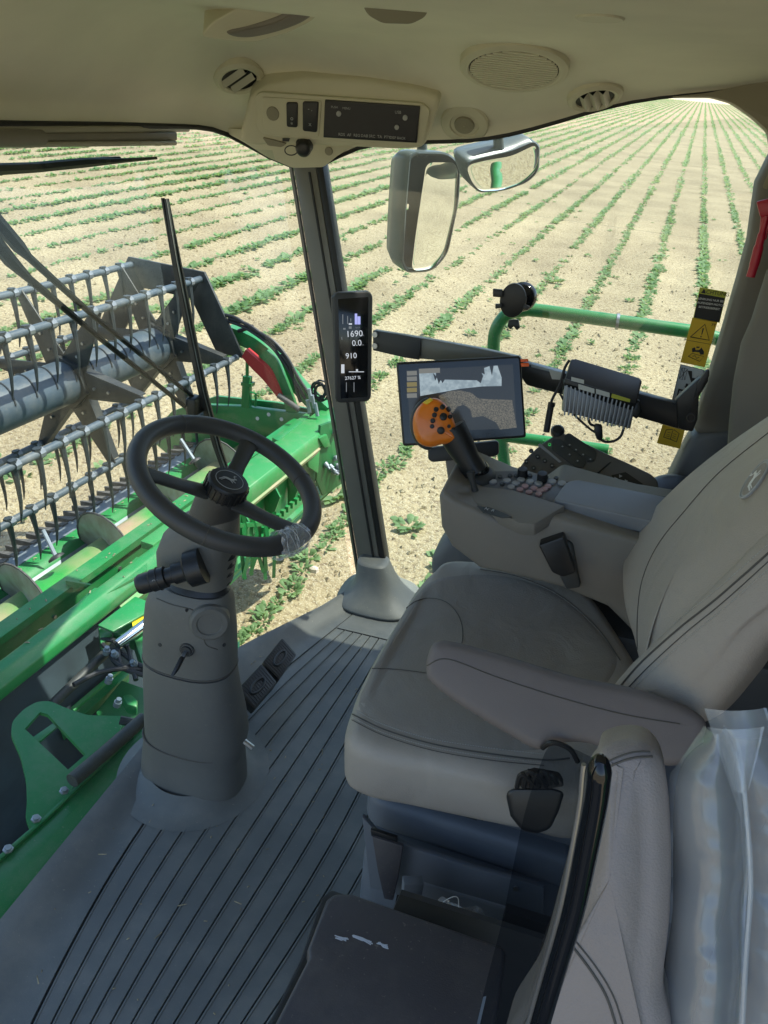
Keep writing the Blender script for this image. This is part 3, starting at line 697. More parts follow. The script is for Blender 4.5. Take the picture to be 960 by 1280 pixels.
# main tube: hexagonal section along the foot of the back sheet
XT = -1.95; cT = ch(851, XT)
def tubesec(X, c, r, n=8): return [(X+r*math.cos(2*math.pi*(k+.5)/n), c+r*math.sin(2*math.pi*(k+.5)/n)) for k in range(n)]
lat('main_tube', tubesec(XT, cT, .062), 'green_paint', bevel=.008, sharp=60)
lat('tube_cover', [(XT-.10, cT+.075), (XT+.065, cT+.068), (XT+.075, cT+.045), (XT+.075, cT-.03), (XT-.10, cT-.03)], 'green_worn', ya=3.02, yb=YE+.05, bevel=.006)
lat('tube_cover', [(XT-.09, cT+.070), (XT-.02, cT+.068), (XT-.02, cT+.03), (XT-.09, cT+.03)], 'green_worn', ya=2.35, yb=3.02, bevel=.003)
lat('worn_rail', [(XT+.065, cT-.02), (XT+.085, cT-.035), (XT+.075, cT-.06), (XT+.055, cT-.045)], 'auger_paint', ya=2.0, yb=3.9)
lat('cover_belt', [(XT+.02, cT-.06), (XT+.28, cT-.75), (XT+.27, cT-.75), (XT+.0, cT-.06)], 'dark_belt', yb=2.05)
lat('lower_sheet', [(XT+.0, cT-.06), (XT-.02, cT-.42), (XT-.16, cT-.62), (XT-.17, cT-.62), (XT-.03, cT-.42), (XT-.01, cT-.06)], 'green_paint', ya=2.05)
lat('sheet_step', [(XT-.015, cT-.40), (XT+.03, cT-.43), (XT+.03, cT-.45), (XT-.02, cT-.45)], 'green_paint', ya=2.9, yb=4.25)
lat('sheet_step', [(XT-.05, cT-.50), (XT-.02, cT-.53), (XT-.02, cT-.545), (XT-.06, cT-.54)], 'green_worn', ya=2.9, yb=4.25)
for y in (2.6, 3.0, 3.34, 3.62, 4.05):
    MBH().prism([V(XT+.06, y, cT-.05), V(XT+.10, y, cT-.12), V(XT+.0, y, cT-.40), V(XT-.01, y, cT-.05)], (0, .014, 0)).build('gusset', 'green_paint', hd, bevel=.002)
rk = MBH().prism([V(XT+.10, 2.95, cT-.24), V(XT+.125, 2.95, cT-.24), V(XT+.125, 2.95, cT-.27), V(XT+.10, 2.95, cT-.27)], (0, .72, 0)).build('toothed_rail', 'green_paint', hd)
for k_ in range(9): MBH().box(XT+.10, XT+.125, 3.12+k_*.055, 3.145+k_*.055, cT-.24, cT-.205).build('tooth', 'green_paint', rk)
for y in (1.98, 3.05): MBH().prism([V(xr-.03, y, c1-.03), V(XT-.06, y, cT+.06), V(xr-.03, y, cT+.04)], (0, .010, 0)).build('web_plate', 'green_paint', hd)
MB().prism([htop(cT+.05).p(x, y) for x, y in ((99, 751), (118, 735), (130, 735), (171, 696), (184, 703), (184, 712), (109, 757))], HZ*-.012).build('shelf', 'green_paint', hd)
for y in (3.12, 3.5, 3.9, 4.2):
    for dz in (-.13, -.33): MBH().lathe([(.010, 0), (.010, .009)], V(XT-.004, y+.1, cT+dz), (1, 0, 0), 6).build('bolt', 'steel', hd)
# hose bundle along the beam
for k_ in range(4):
    MBH().tube(smooth_poly([V(xr+.02+.012*math.sin(k_+y*3), float(y), c1-.06-.022*k_+.008*math.sin(y*7+k_)) for y in np.arange(2.9, 4.15, .18)], 40, closed=False), .008, 6).build('hose', 'hose_black', hd)
# lip, trough, knife
cl = ch(722, -3.0)
lat('front_lip', [(-3.0, cl), (-2.93, cl-.015), (-2.90, cl-.05), (-3.0, cl-.03)], 'green_paint')
lat('wear_plate', [(-2.90, cl-.045), (-2.78, cl-.15), (-2.79, cl-.17), (-2.92, cl-.06)], 'galvanised')
lat('trough_floor', [(-2.79, cl-.15), (-2.55, cl-.34), (-2.3, cl-.36), (xr-.03, c1-.38), (xr-.03, c1-.40), (-2.3, cl-.38), (-2.8, cl-.17)], 'green_worn')
lat('knife_bar', [(-3.09, cl+.008), (-3.0, cl+.004), (-3.0, cl-.02), (-3.09, cl-.02)], 'galvanised')
mb = MBH(); y = YL
while y < YE:
    mb.prism([V(-3.08, y-.024, cl+.016), V(-3.24, y-.005, cl-.012), V(-3.24, y+.005, cl-.012), V(-3.08, y+.024, cl+.016)], (0, 0, -.035)); y += .0762
g_ = mb.build('knife_guards', 'knife_dark', hd); g_['kind'] = 'stuff'
# auger
AX, AC = -2.6, -2.41
lat('auger_tube', tubesec(AX, AC, .17, 32), 'auger_paint', yb=YE-.02)
def flight(Y0, Y1, sgn, pitch, ph):
    n = int(abs(Y1-Y0)/pitch*28); ri = []; ro = []
    for i in range(n+1):
        Y = Y0+(Y1-Y0)*i/n; a = ph+sgn*2*math.pi*(Y-2.69)/pitch; d = V(math.cos(a), 0, math.sin(a)); ri.append(V(AX, Y, AC)+d*.168); ro.append(V(AX, Y, AC)+d*.33)
    th = V(0, .006, 0); MBH().rings([ri, ro, [p+th for p in ro], [p+th for p in ri]], cap=False, closed=False).build('auger_flight', 'flight_steel', hd, sharp=60)
    MBH().tube(ro, .006, 5).build('flight_edge', 'knife_dark', hd)
flight(1.75, YE-.1, 1, .58, 1.2); flight(YL, .9, -1, .58, 1.2)
for (bx, by, cx_, cy_) in ((70, 696, 54, 663), (243, 575, 226, 549)):
    q_ = Pl(hp(AX, 0, AC), HX); MB().tube([q_.p(bx, by, .0), q_.p(cx_, cy_, -.12)], .011, 8).build('auger_finger', 'galvanised', hd)
    MB().lathe([(.045, 0), (.04, .012), (.02, .02)], q_.p(bx+1, by+2, 0), (HZ*.8-HX*.6), 14).build('finger_guide', 'plastic_dark', hd)
for y in (1.2, 1.4, 1.6):
    d = V(-.45, 0, .9).normalized(); MBH().tube([V(AX, y, AC)+d*.16, V(AX, y, AC)+d*.34], .009, 8).build('auger_finger', 'galvanised', hd)
# chaff and soil lying on the header
mb = MBH()
for i in range(70):
    t_ = random.random(); Y = random.uniform(1.2, 4.2); X, c = random.choice([(random.uniform(xf-.02, xr), c1+.002), (XT+random.uniform(-.03, .03), cT+.06), (random.uniform(-2.99, -2.94), cl+.003)])
    l = random.choice([.004, .006, .010]); a = random.uniform(0, 3.14); u = V(math.cos(a), math.sin(a), 0)*l; v = V(-math.sin(a), math.cos(a), 0)*.003; p = V(X, Y, c)
    mb.add([p-u-v, p+u-v, p+u+v, p-u+v, p+V(0, 0, .004)], [(0, 1, 4), (1, 2, 4), (2, 3, 4), (3, 0, 4)])
g_ = mb.build('chaff', 'straw_bits', hd, smooth=False); g_['kind'] = 'stuff'
# end sheets
es = [V(-3.55, 0, cl-.05), V(-3.3, 0, cl+.22), V(-2.9, 0, cl+.42), V(-2.4, 0, c1+.02), V(xr, 0, c1+.02), V(XT+.02, 0, cT), V(XT+.03, 0, cT-.5), V(-2.2, 0, cl-.42), V(-2.9, 0, cl-.42)]
MBH().prism([p+V(0, YE, 0) for p in es], (0, .03, 0)).build('end_sheet', 'green_paint', hd, bevel=.004)
MBH().prism([p+V(0, YL-.03, 0) for p in es], (0, .03, 0)).build('end_sheet', 'green_paint', hd, bevel=.004)
def ppl(Y): return Pl((0, Y, 0), (0, -1, 0))
def band(name, pl, c1_, c2_, thick, m, parent, n=24, **k):
    a = smooth_poly([Vector((x, y, 0)) for x, y in c1_], n, closed=False); b = smooth_poly([Vector((x, y, 0)) for x, y in c2_], n, closed=False)
    A = [pl.p(v.x, v.y) for v in a]; B = [pl.p(v.x, v.y) for v in b]; t = -pl.n*thick
    m_ = min(len(A), len(B)); A, B = A[:m_], B[:m_]
    return MB().rings([A, B, [p+t for p in B], [p+t for p in A], A], cap=False, closed=False).build(name, m, parent, **k)
q = hpl(4.18)
slab('cross_bar', q, [(250, 506), (300, 508), (386, 519), (385, 536), (330, 545), (300, 548), (255, 540)], .05, 'green_paint', hd, bevel=.006)
for (x, y) in ((322, 523), (336, 518), (352, 524)): MB().lathe([(.014, 0), (.014, .004)], q.p(x, y, 0), q.n, 8).build('chaff_fleck', 'print_white', hd)
slab('post', q, [(303, 470), (312, 472), (311, 512), (301, 511)], .04, 'green_paint', hd, bevel=.004)
slab('post_cap', q, [(301, 478), (314, 480), (314, 484), (301, 482)], .05, 'green_paint', hd, h=.006)
MB().tube([q.p(309, 470), q.p(309, 448)], .012, 8).build('post_rod', 'green_paint', hd)
MB().tube([q.p(313, 490), q.p(320, 492), q.p(319, 508)], .008, 8).build('post_rod', 'green_paint', hd)
slab('strip_beam', htop(c1+.06), [(340, 547), (383, 516), (387, 520), (348, 551)], .03, 'green_paint', hd, bevel=.002)
q2 = hpl(4.26)
band('reel_arm', q2, [(284, 408), (300, 414), (320, 424), (345, 444), (362, 462), (382, 485), (410, 510)], [(286, 428), (300, 432), (316, 440), (335, 458), (355, 478), (375, 500), (398, 524)], .07, 'green_paint', hd)
band('reel_arm_brace', hpl(4.2), [(333, 438), (346, 450), (356, 472), (366, 498), (373, 520)], [(322, 446), (336, 462), (346, 480), (354, 500), (359, 522)], .03, 'green_paint', hd)
band('lift_ram', hpl(4.16), [(307, 437), (320, 448), (335, 462), (344, 480), (350, 495)], [(302, 446), (314, 460), (328, 474), (338, 486), (346, 496)], .05, 'red_paint', hd)
MB().tube([hpl(4.16).p(348, 494), hpl(4.16).p(374, 512)], .020, 10).build('ram_rod', 'knife_dark', hd)
for pts in ([(286, 392), (300, 396), (318, 408), (345, 424), (362, 444), (374, 466), (388, 488), (394, 500)], [(286, 399), (300, 403), (318, 412), (342, 430), (358, 450), (372, 474), (385, 496)], [(355, 440), (366, 456), (372, 478), (379, 500)], [(290, 396), (314, 404), (336, 420), (356, 438)]):
    P = smooth_poly([q2.p(x, y)+V(0, -.05, 0) for x, y in pts], 30, closed=False); MB().tube(P, .012, 8).build('hydraulic_hose', 'hose_black', hd)
for k_ in range(6):
    c = q2.p(398+random.uniform(-5, 6), 487+random.uniform(-5, 6)); MB().tube([c+V(math.cos(a)*.05, random.uniform(-.01, .01), math.sin(a)*.055) for a in np.arange(0, 6.2, .5)], .007, 6, closed=True).build('hose_loop', 'hose_black', hd)
MB().tube([q2.p(298, 414), q2.p(316, 408)], .014, 8).build('hose_bracket', 'hose_black', hd)
for (x, y) in ((386, 486), (390, 494), (384, 500), (394, 504)): MB().tube([hpl(4.1).p(x, y), hpl(4.1).p(x+3, y+16)], .013, 8).build('hose_coupling', 'galvanised', hd)
# coupling plate at the right end with its fittings
q3 = Pl(hp(-1.86, 4.0, -2.1), (HX-HY*.2))
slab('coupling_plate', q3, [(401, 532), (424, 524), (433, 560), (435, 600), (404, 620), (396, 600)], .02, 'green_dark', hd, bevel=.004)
slab('bracket', q3, [(399, 548), (409, 543), (414, 558), (406, 560)], .03, 'green_paint', hd, bevel=.004, h=.02)
slab('bracket', q3, [(384, 568), (400, 562), (398, 592), (386, 584)], .02, 'green_paint', hd, bevel=.004, h=.01)
slab('bracket', q3, [(426, 574), (434, 572), (435, 598), (426, 600)], .02, 'green_paint', hd, bevel=.003, h=.01)
for (x, y) in ((417, 541), (406, 579), (412, 582), (418, 573), (421, 582), (416, 588), (420, 588)): MB().lathe([(.018, 0), (.018, .03), (.010, .031), (.010, .05)], q3.p(x, y, .0), q3.n+HZ*random.uniform(-.8, .8), 10).build('fitting', 'galvanised', hd)
# ragged green strips hanging below the frame
HS = Pl(hp(-1.70, 2.6, -2.5), (HX-HY*.3))
for k_ in range(9):
    x = 298+k_*5; dx = [-3, 4, -5, 6, -2, 5, 2, -4, 3][k_]; pts = [(x, 640), (x+dx, 665), (x+dx*.3, 690), (x+dx*.8+(5 if k_ > 4 else 0), 712+(k_*37 % 13))]
    P = smooth_poly([HS.p(*a)+V(random.uniform(-.02, .02), 0, 0) for a in pts], 12, closed=False)
    MB().rings([[p+HY*-.016 for p in P], [p+HX*.012 for p in P], [p+HY*.016 for p in P], [p+HX*-.008 for p in P], [p+HY*-.016 for p in P]], cap=False, closed=False).build('hanging_strip', 'green_paint', hd, sharp=50)
slab('strip_tie', HS, [(296, 655), (340, 652), (340, 657), (296, 660)], .02, 'green_paint', hd, h=.01)

# feeder house under the cab front
fh = empty('feeder_house', hp(-1.5, 1.2, -2.4), 'dark green feeder house joining the header under the cab', 'feeder house')
def fq(name, c, px, th, m, bevel=.004, h=0.0, X=-1.7): return slab(name, Pl(hp(X, 1.6, c), HZ+HX*.15), px, th, m, fh, bevel=bevel, h=h)
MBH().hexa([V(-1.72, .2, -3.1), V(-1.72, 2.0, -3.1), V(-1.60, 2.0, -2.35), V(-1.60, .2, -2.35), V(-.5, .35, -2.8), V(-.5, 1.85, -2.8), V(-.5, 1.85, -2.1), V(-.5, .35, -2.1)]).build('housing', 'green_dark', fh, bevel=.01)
fq('top_box', -1.96, [(122, 781), (169, 745), (184, 751), (186, 764), (141, 789)], .012, 'green_paint')
fq('box_side', -2.02, [(141, 790), (186, 765), (190, 800), (182, 842), (168, 800)], .06, 'green_paint')
fq('box_end', -2.02, [(123, 784), (141, 791), (132, 802), (126, 806)], .05, 'green_paint')
fq('decal', -1.975, [(164, 771), (179, 761), (180, 776), (166, 784)], .002, 'yellow', 0)
fq('beam', -2.25, [(66, 900), (150, 836), (162, 842), (80, 915)], .05, 'green_paint')
fq('beam_edge', -2.20, [(88, 884), (150, 832), (153, 835), (92, 888)], .02, 'green_worn')
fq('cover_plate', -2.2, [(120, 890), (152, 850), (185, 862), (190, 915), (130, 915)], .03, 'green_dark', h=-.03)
fq('guide_block', -2.12, [(152, 868), (164, 866), (172, 874), (172, 884), (158, 880)], .06, 'green_paint', .012)
fq('beam', -2.35, [(-20, 985), (20, 935), (38, 950), (40, 975), (-20, 1030)], .05, 'green_paint')
fq('beam_edge', -2.3, [(-10, 975), (24, 940), (28, 944), (-6, 982)], .02, 'green_worn')
fB = Pl(hp(-1.7, 1.6, -2.05), HZ+HX*.15)
MB().tube([fB.p(146, 806, .06), fB.p(184, 778, .08)], .022, 14).build('cylinder_rod', 'chrome', fh)
MB().tube([fB.p(66, 880, -.05), fB.p(132, 816, .0)], .020, 10).build('grey_pipe', 'reel_plate', fh)
for P in ([(128, 805), (136, 812), (150, 815), (168, 828), (184, 835)], [(134, 818), (146, 812), (150, 830), (160, 838), (184, 845)], [(126, 800), (140, 800), (158, 808), (164, 826), (170, 850)], [(92, 856), (120, 842), (150, 836), (182, 838)], [(138, 812), (142, 826), (154, 834), (166, 830)]):
    MB().tube(smooth_poly([fB.p(x, y, .02+.02*random.random()) for x, y in P], 24, closed=False), .010, 8).build('hydraulic_hose', 'hose_black', fh)
for (x, y) in ((133, 817), (145, 821), (157, 805), (170, 832), (135, 853), (146, 882)): MB().lathe([(.015, 0), (.015, .02), (.010, .02), (.010, .035)], fB.p(x, y, .03), (random.uniform(-.5, .5), random.uniform(-.5, .5), 1), 8).build('hose_fitting', 'galvanised', fh)

# green sill plate, bracket and grey strut in front of the cab
sl = empty('front_step', (-1.1, 1.0, -.15), 'green sill and bolted bracket plate below the windscreen', 'bracket')
sp_ = Pl((-1.05, 1.0, -.10), (.25, 0, 1))
slab('sill_rail', sp_, [(-60, 1200), (-60, 1120), (60, 1018), (178, 905), (240, 850), (300, 800), (300, 815), (240, 868), (178, 950), (100, 1045), (0, 1180)], .03, 'green_paint', sl, bevel=.003)
slab('rail_lip', sp_, [(-60, 1128), (-60, 1119), (60, 1016), (178, 903), (178, 908), (60, 1022)], .02, 'green_paint', sl, bevel=.002, h=.012)
bo = [(38, 1037), (32, 1020), (34, 1000), (33, 975), (26, 945), (14, 918), (15, 902), (30, 886), (46, 877), (62, 876), (85, 886), (110, 894), (155, 895), (150, 915), (110, 958), (88, 990), (75, 1005)]
holes = [(30, 910), (50, 888), (62, 892), (108, 942), (88, 962)]
def plate_with_hole(name, pl, out, hole, th, m, parent):
    # bridge the hole ring to the outline so the opening is real
    bm = bmesh.new(); O = [pl.p(x, y) for x, y in roundpoly(out, 6, 3)]; H = [pl.p(x, y) for x, y in hole]
    vo = [bm.verts.new(p) for p in O]; vh = [bm.verts.new(p) for p in H]
    eo = [bm.edges.new((vo[i], vo[(i+1) % len(vo)])) for i in range(len(vo))]; eh = [bm.edges.new((vh[i], vh[(i+1) % len(vh)])) for i in range(len(vh))]
    bmesh.ops.triangle_fill(bm, edges=eo+eh, use_beauty=True)
    r = bmesh.ops.extrude_face_region(bm, geom=bm.faces[:]); vv = [g for g in r['geom'] if isinstance(g, bmesh.types.BMVert)]
    bmesh.ops.translate(bm, verts=vv, vec=-pl.n*th); bm.verts.index_update()
    mb = MB(); mb.v = [v.co.copy() for v in bm.verts]; mb.f = [tuple(v.index for v in f.verts) for f in bm.faces]; bm.free()
    return mb.build(name, m, parent, sharp=30)
bp2_ = Pl((-1.15, 1.2, -.08), (.25, 0, 1))
plate_with_hole('bracket_plate', bp2_, bo, [(31, 911), (50, 890), (60, 893), (107, 943), (85, 962)], .012, 'green_paint', sl)
slab('hole_tab', bp2_, [(40, 922), (66, 904), (72, 908), (44, 932)], .008, 'green_paint', sl, bevel=.001, h=-.004)
for (x, y) in ((45, 1024), (80, 989), (10, 1062)):
    MB().lathe([(.012, 0), (.012, .003), (.008, .004), (.008, .010)], sp_.p(x, y, .013), sp_.n, 6).build('bolt', 'steel', sl, sharp=20)
MB().tube([bp2_.p(90, 976, .05), bp2_.p(130, 942, .05), bp2_.p(180, 898, .06)], .019, 12).build('strut', 'reel_plate', sl)
MB().tube([bp2_.p(150, 900, .05), bp2_.p(182, 906, .05)], .012, 8).build('strut_clip', 'reel_plate', sl)

# ------------------------------------------------------------------ reel
RC = V(-3.19, 0, -1.567); RR = .545; YR = 4.16; YRL = .3
rl = empty('reel', hp(RC.x, 2.4, RC.z), 'grey blue six bar reel with spring tines above the cutting header', 'reel')
MBH().tube([V(RC.x, YRL, RC.z), V(RC.x, YR, RC.z)], .128, 32).build('centre_tube', 'reel_paint', rl)
y = 1.2
while y < YR-.1:
    P = [V(RC.x+math.cos(a)*.129, y+.03*a, RC.z+math.sin(a)*.129) for a in np.arange(.3, 3.0, .2)]
    MBH().tube(P, .006, 5).build('tube_weld', 'reel_plate', rl); y += .15
bars = []
for k in range(6):
    a = math.pi*k/3+.035; bars.append(RC+V(-math.cos(a)*RR, 0, math.sin(a)*RR))
rings = []
for (h, dx, w, t) in ((.030, 0, .024, .020), (0, 0, .027, .024), (-.03, .002, .017, .016), (-.10, .004, .013, .011), (-.19, .0, .010, .008), (-.26, -.012, .007, .006), (-.31, -.026, .003, .003)):
    rings.append([V(dx+t*math.cos(q), w*math.sin(q), h) for q in [2*math.pi*i/6 for i in range(6)]])
tb = MB().rings(rings); tine_me = bpy.data.meshes.new('tine'); tine_me.from_pydata([tuple(v) for v in tb.v], [], tb.f); tine_me.materials.append(MATS['tine_plastic']); tine_me.update()
clm = MB().tube([V(0, -.016, 0), V(0, .016, 0)], .028, 10); clamp_me = bpy.data.meshes.new('clamp'); clamp_me.from_pydata([tuple(v) for v in clm.v], [], clm.f); clamp_me.materials.append(MATS['steel_dull']); clamp_me.update()
for k, c in enumerate(bars):
    br = MBH().tube([V(c.x, YRL, c.z), V(c.x, YR+.03, c.z)], .021, 12).build('tine_bar', 'reel_paint', rl)
    y = YR-.10
    while y > .9:
        for nm, me in (('tine', tine_me), ('clamp', clamp_me)):
            o = bpy.data.objects.new(nm, me); COL.objects.link(o); o.parent = br
            W = HM @ V(c.x, y+(0 if nm == 'tine' else .012), c.z); o.location = W-OFF[rl.name]
            e_ = (HM.to_3x3() @ Matrix.Rotation(-.06+random.uniform(-.05, .05), 3, 'Y')).to_euler(); o.rotation_euler = e_
        y -= .150
def arm(a, b, Y, w0, w1, t, m='reel_plate', name='spider_arm'):
    d = (b-a); d.y = 0; L = d.length; d.normalize(); s_ = V(-d.z, 0, d.x)
    MBH().prism([V(a.x, Y, a.z)+s_*w0/2, V(b.x, Y, b.z)+s_*w1/2, V(b.x, Y, b.z)-s_*w1/2, V(a.x, Y, a.z)-s_*w0/2], (0, t, 0)).build(name, m, rl, bevel=.003)
for Y in (1.9, 3.23, 4.08):
    MBH().tube([V(RC.x, Y-.05, RC.z), V(RC.x, Y+.05, RC.z)], .165, 6).build('hub_flange', 'reel_plate', rl, sharp=20)
    for k, c in enumerate(bars):
        arm(RC, c, Y-.02, .20, .05, .012)
        d = (c-RC).normalized(); s_ = V(-d.z, 0, d.x)
        MBH().prism([RC+s_*.10+V(0, Y-.02, 0), RC+d*RR*.95+s_*.026+V(0, Y-.02, 0), RC+d*RR*.95+s_*.026+V(0, Y+.03, 0), RC+s_*.10+V(0, Y+.05, 0)], s_*.006).build('arm_flange', 'reel_plate', rl)
        for q_ in (.2, .30): MBH().lathe([(.009, 0), (.009, .012)], RC+d*q_+V(0, Y-.021, 0), (0, -1, 0), 6).build('bolt', 'steel', rl)
for k in range(6):
    a, b = bars[k], bars[(k+1) % 6]; ia = RC+(a-RC)*.70; ib = RC+(b-RC)*.70; oa = RC+(a-RC)*1.10; ob = RC+(b-RC)*1.10
    if k in (3, 4): continue
    MBH().prism([V(p.x, YR+.03, p.z) for p in (oa, ob, ib, ia)], (0, .02, 0)).build('end_plate', 'reel_plate', rl, bevel=.003)

# ------------------------------------------------------------------ wipers, outside the windscreen
def wpt(x, y, h=.02):
    z = WB.ray_cast(CAM, ray(x, y).normalized())
    p = z[0] if z[0] is not None else at(x, y, X=-1.1)
    return p+V(-h, 0, 0)
w1 = empty('windscreen_wiper', wpt(262, 450), 'long black wiper parked upright across the middle of the windscreen', 'windscreen wiper', 'wipers on the windscreen')
P = [wpt(x, y, .03) for x, y in ((222, 250), (235, 330), (250, 410), (266, 490), (284, 560), (300, 606))]
MB().tube(P, [.006, .011, .013, .013, .012, .008], 6).build('blade', 'rubber_seal', w1)
MB().tube([p+V(-.014, .006, 0) for p in P], .005, 6).build('blade_frame', 'plastic_black', w1)
MB().tube([p+V(.006, -.008, 0) for p in P], .0022, 6).build('blade_edge', 'steel', w1)
for pts in ([(-90, 120), (0, 252), (50, 312), (62, 325), (140, 398), (262, 500)], [(-90, 140), (0, 278), (40, 330), (62, 352), (150, 428), (252, 512)]):
    MB().tube([wpt(x, y, .05) for x, y in pts], [.016, .015, .014, .0085, .0065, .006], 6).build('wiper_arm', 'rubber_seal', w1)
MB().obox(wpt(262, 510, .045), (0, 0, 1), (0, 1, 0), (1, 0, 0), .05, .05, .03).build('blade_joint', 'plastic_black', w1, bevel=.006)
w2 = empty('windscreen_wiper', wpt(100, 210), 'short black wiper blade lying level below the roller blind', 'windscreen wiper', 'wipers on the windscreen')
P = [wpt(x, y, .03) for x, y in ((-60, 220), (0, 214), (60, 211), (120, 205), (170, 202), (210, 199))]
MB().tube(P, [.015, .011, .010, .010, .005, .003], 6).build('blade', 'rubber_seal', w2)
MB().tube([p+V(-.012, 0, .004) for p in P[:5]], .004, 6).build('blade_frame', 'plastic_black', w2)
MB().obox(wpt(128, 205, .028), V(0, 1, 0), (0, 0, 1), (1, 0, 0), .045, .007, .006).build('blade_clip', 'label_pale', w2)
# roller blind tube above the windscreen
rb = empty('roller_blind', (-1.07, 1.6, 1.4), 'rolled up tan sun blind above the left windscreen', 'sun blind')
for (y0, y1, xe, th, mm, X) in ((157, 165, 238, .02, 'blind_light', -1.09), (165, 176, 222, .02, 'blind', -1.085), (176, 182, 222, .014, 'blind_light', -1.075)):
    Q = Pl((X, 0, 0), (1, 0, 0))
    slab('blind_rail', Q, [(-200, y0+4), (0, y0+2), (xe, y0), (xe, y1), (0, y1+3), (-200, y1+6)], th, mm, rb, bevel=.004)
MB().tube([Pl((-1.07, 0, 0), (1, 0, 0)).p(-200, 176), Pl((-1.07, 0, 0), (1, 0, 0)).p(52, 172)], .014, 16).build('blind_roll', 'blind', rb)

# ================================================================== CAB FITTINGS
def deer(o, u, v, s, m, parent, th=.0006):
    """leaping stag emblem, flat relief"""
    w = Vector(u).cross(Vector(v)).normalized(); mb = MB()
    polys = [[(-.62, .12), (-.30, .22), (.10, .16), (.36, .30), (.46, .44), (.58, .40), (.66, .28), (.50, .22), (.36, .02), (.12, -.10), (-.25, -.06), (-.55, -.04)],
             [(.10, -.06), (.36, .02), (.62, -.16), (.60, -.24), (.34, -.10)], [(.02, -.08), (.16, -.06), (.40, -.34), (.33, -.38)],
             [(-.60, .10), (-.55, -.04), (-.78, -.34), (-.92, -.46), (-.96, -.38), (-.80, -.20)], [(-.50, .0), (-.38, -.05), (-.60, -.34), (-.72, -.50), (-.78, -.44), (-.62, -.24)],
             [(.44, .42), (.34, .62), (.38, .78), (.30, .80), (.26, .60), (.38, .40)], [(.36, .60), (.52, .76), (.48, .82), (.32, .66)]]
    for p in polys: mb.prism([Vector(o)+Vector(u)*x*s+Vector(v)*y*s for x, y in p], w*th)
    return mb.build('emblem', m, parent, smooth=False)
def disc(name, c, n, r, h, m, parent, seg=32, bevel=0.0):
    n = Vector(n).normalized(); return MB().lathe([(r, 0), (r, h)], c, n, seg).build(name, m, parent, bevel=bevel)

# ------------------------------------------------------------------ steering wheel + column
A_ = R(24); WN = V(math.sin(A_)*math.cos(R(-4)), math.sin(A_)*math.sin(R(-4)), math.cos(A_)).normalized()
WC = at(286, 602, Y=1.18); WPL = Pl(WC, WN)
sw = empty('steering_wheel', WC, 'black three spoke steering wheel with crinkled film on its rim', 'steering wheel')
wu = V(0, 1, 0).cross(WN).normalized(); wv = WN.cross(wu); RR_ = .176
MB().tube([WC+(wu*math.cos(t)+wv*math.sin(t))*RR_ for t in np.arange(0, 2*math.pi-.01, 2*math.pi/72)], .0188, 14, closed=True).build('rim', 'wheel_leather', sw)
HC = WC-WN*.035
def spoke(px, py, w):
    p = WPL.p(px, py); d = (p-WC).normalized(); e = WC+d*RR_*.96; side = WN.cross(d)
    rows = []
    for f, ww, tt, dz in ((0, w*1.35, .02, -.035), (.25, w*1.15, .018, -.030), (.55, w*.95, .016, -.018), (.85, w*1.05, .015, -.004), (1, w*1.5, .014, 0)):
        c = WC+(e-WC)*f+WN*dz; rows.append([c+side*ww/2*math.cos(a)+WN*tt/2*math.sin(a) for a in [2*math.pi*k/12 for k in range(12)]])
    MB().rings(rows).build('spoke', 'wheel_leather', sw)
spoke(322, 535, .034); spoke(178, 592, .036); spoke(372, 668, .042)
for (x, y) in ((222, 526), (390, 600), (258, 668)):      # leather joins on the rim
    p = WPL.p(x, y); d = (p-WC).normalized(); c = WC+d*RR_; MB().tube([c+(d*math.cos(t)+WN*math.sin(t))*.0190 for t in np.arange(0, 6.2, .35)], .0009, 4, closed=True).build('rim_seam', 'seam_dark', sw)
hub = MB().lathe([(.046, -.085), (.048, -.03), (.043, -.006), (.0, -.006)], WC-WN*.02, WN, 40, cap=False).build('hub', 'wheel_leather', sw)
MB().lathe([(.0, -.03), (.0415, -.03), (.0415, .008), (.038, .0135), (.030, .0145), (0, .0145)], WC-WN*.01, WN, 44, cap=False).build('horn_cap', 'plastic_black', sw)
mb = MB()
for k in range(22):
    a = 2*math.pi*k/22; c = WC+(wu*math.cos(a)+wv*math.sin(a))*.0418-WN*.016; mb.obox(c, wu*math.cos(a)+wv*math.sin(a), -wu*math.sin(a)+wv*math.cos(a), WN, .004, .0055, .026)
mb.build('cap_grip', 'plastic_black', sw, bevel=.001)
tc_ = WC+WN*.0048
MB().tube([tc_+(wu*math.cos(t)+wv*math.sin(t))*.0275 for t in np.arange(0, 6.2, .2)], .0007, 6, closed=True).build('emblem_ring', 'print_grey', sw)
fu, fv = WPL.frame((270, 600), (300, 612)); deer(tc_, fu*-1, fv, .020, 'print_grey', sw) if False else deer(tc_+WN*.0004, fu, fv, .021, 'print_grey', sw)

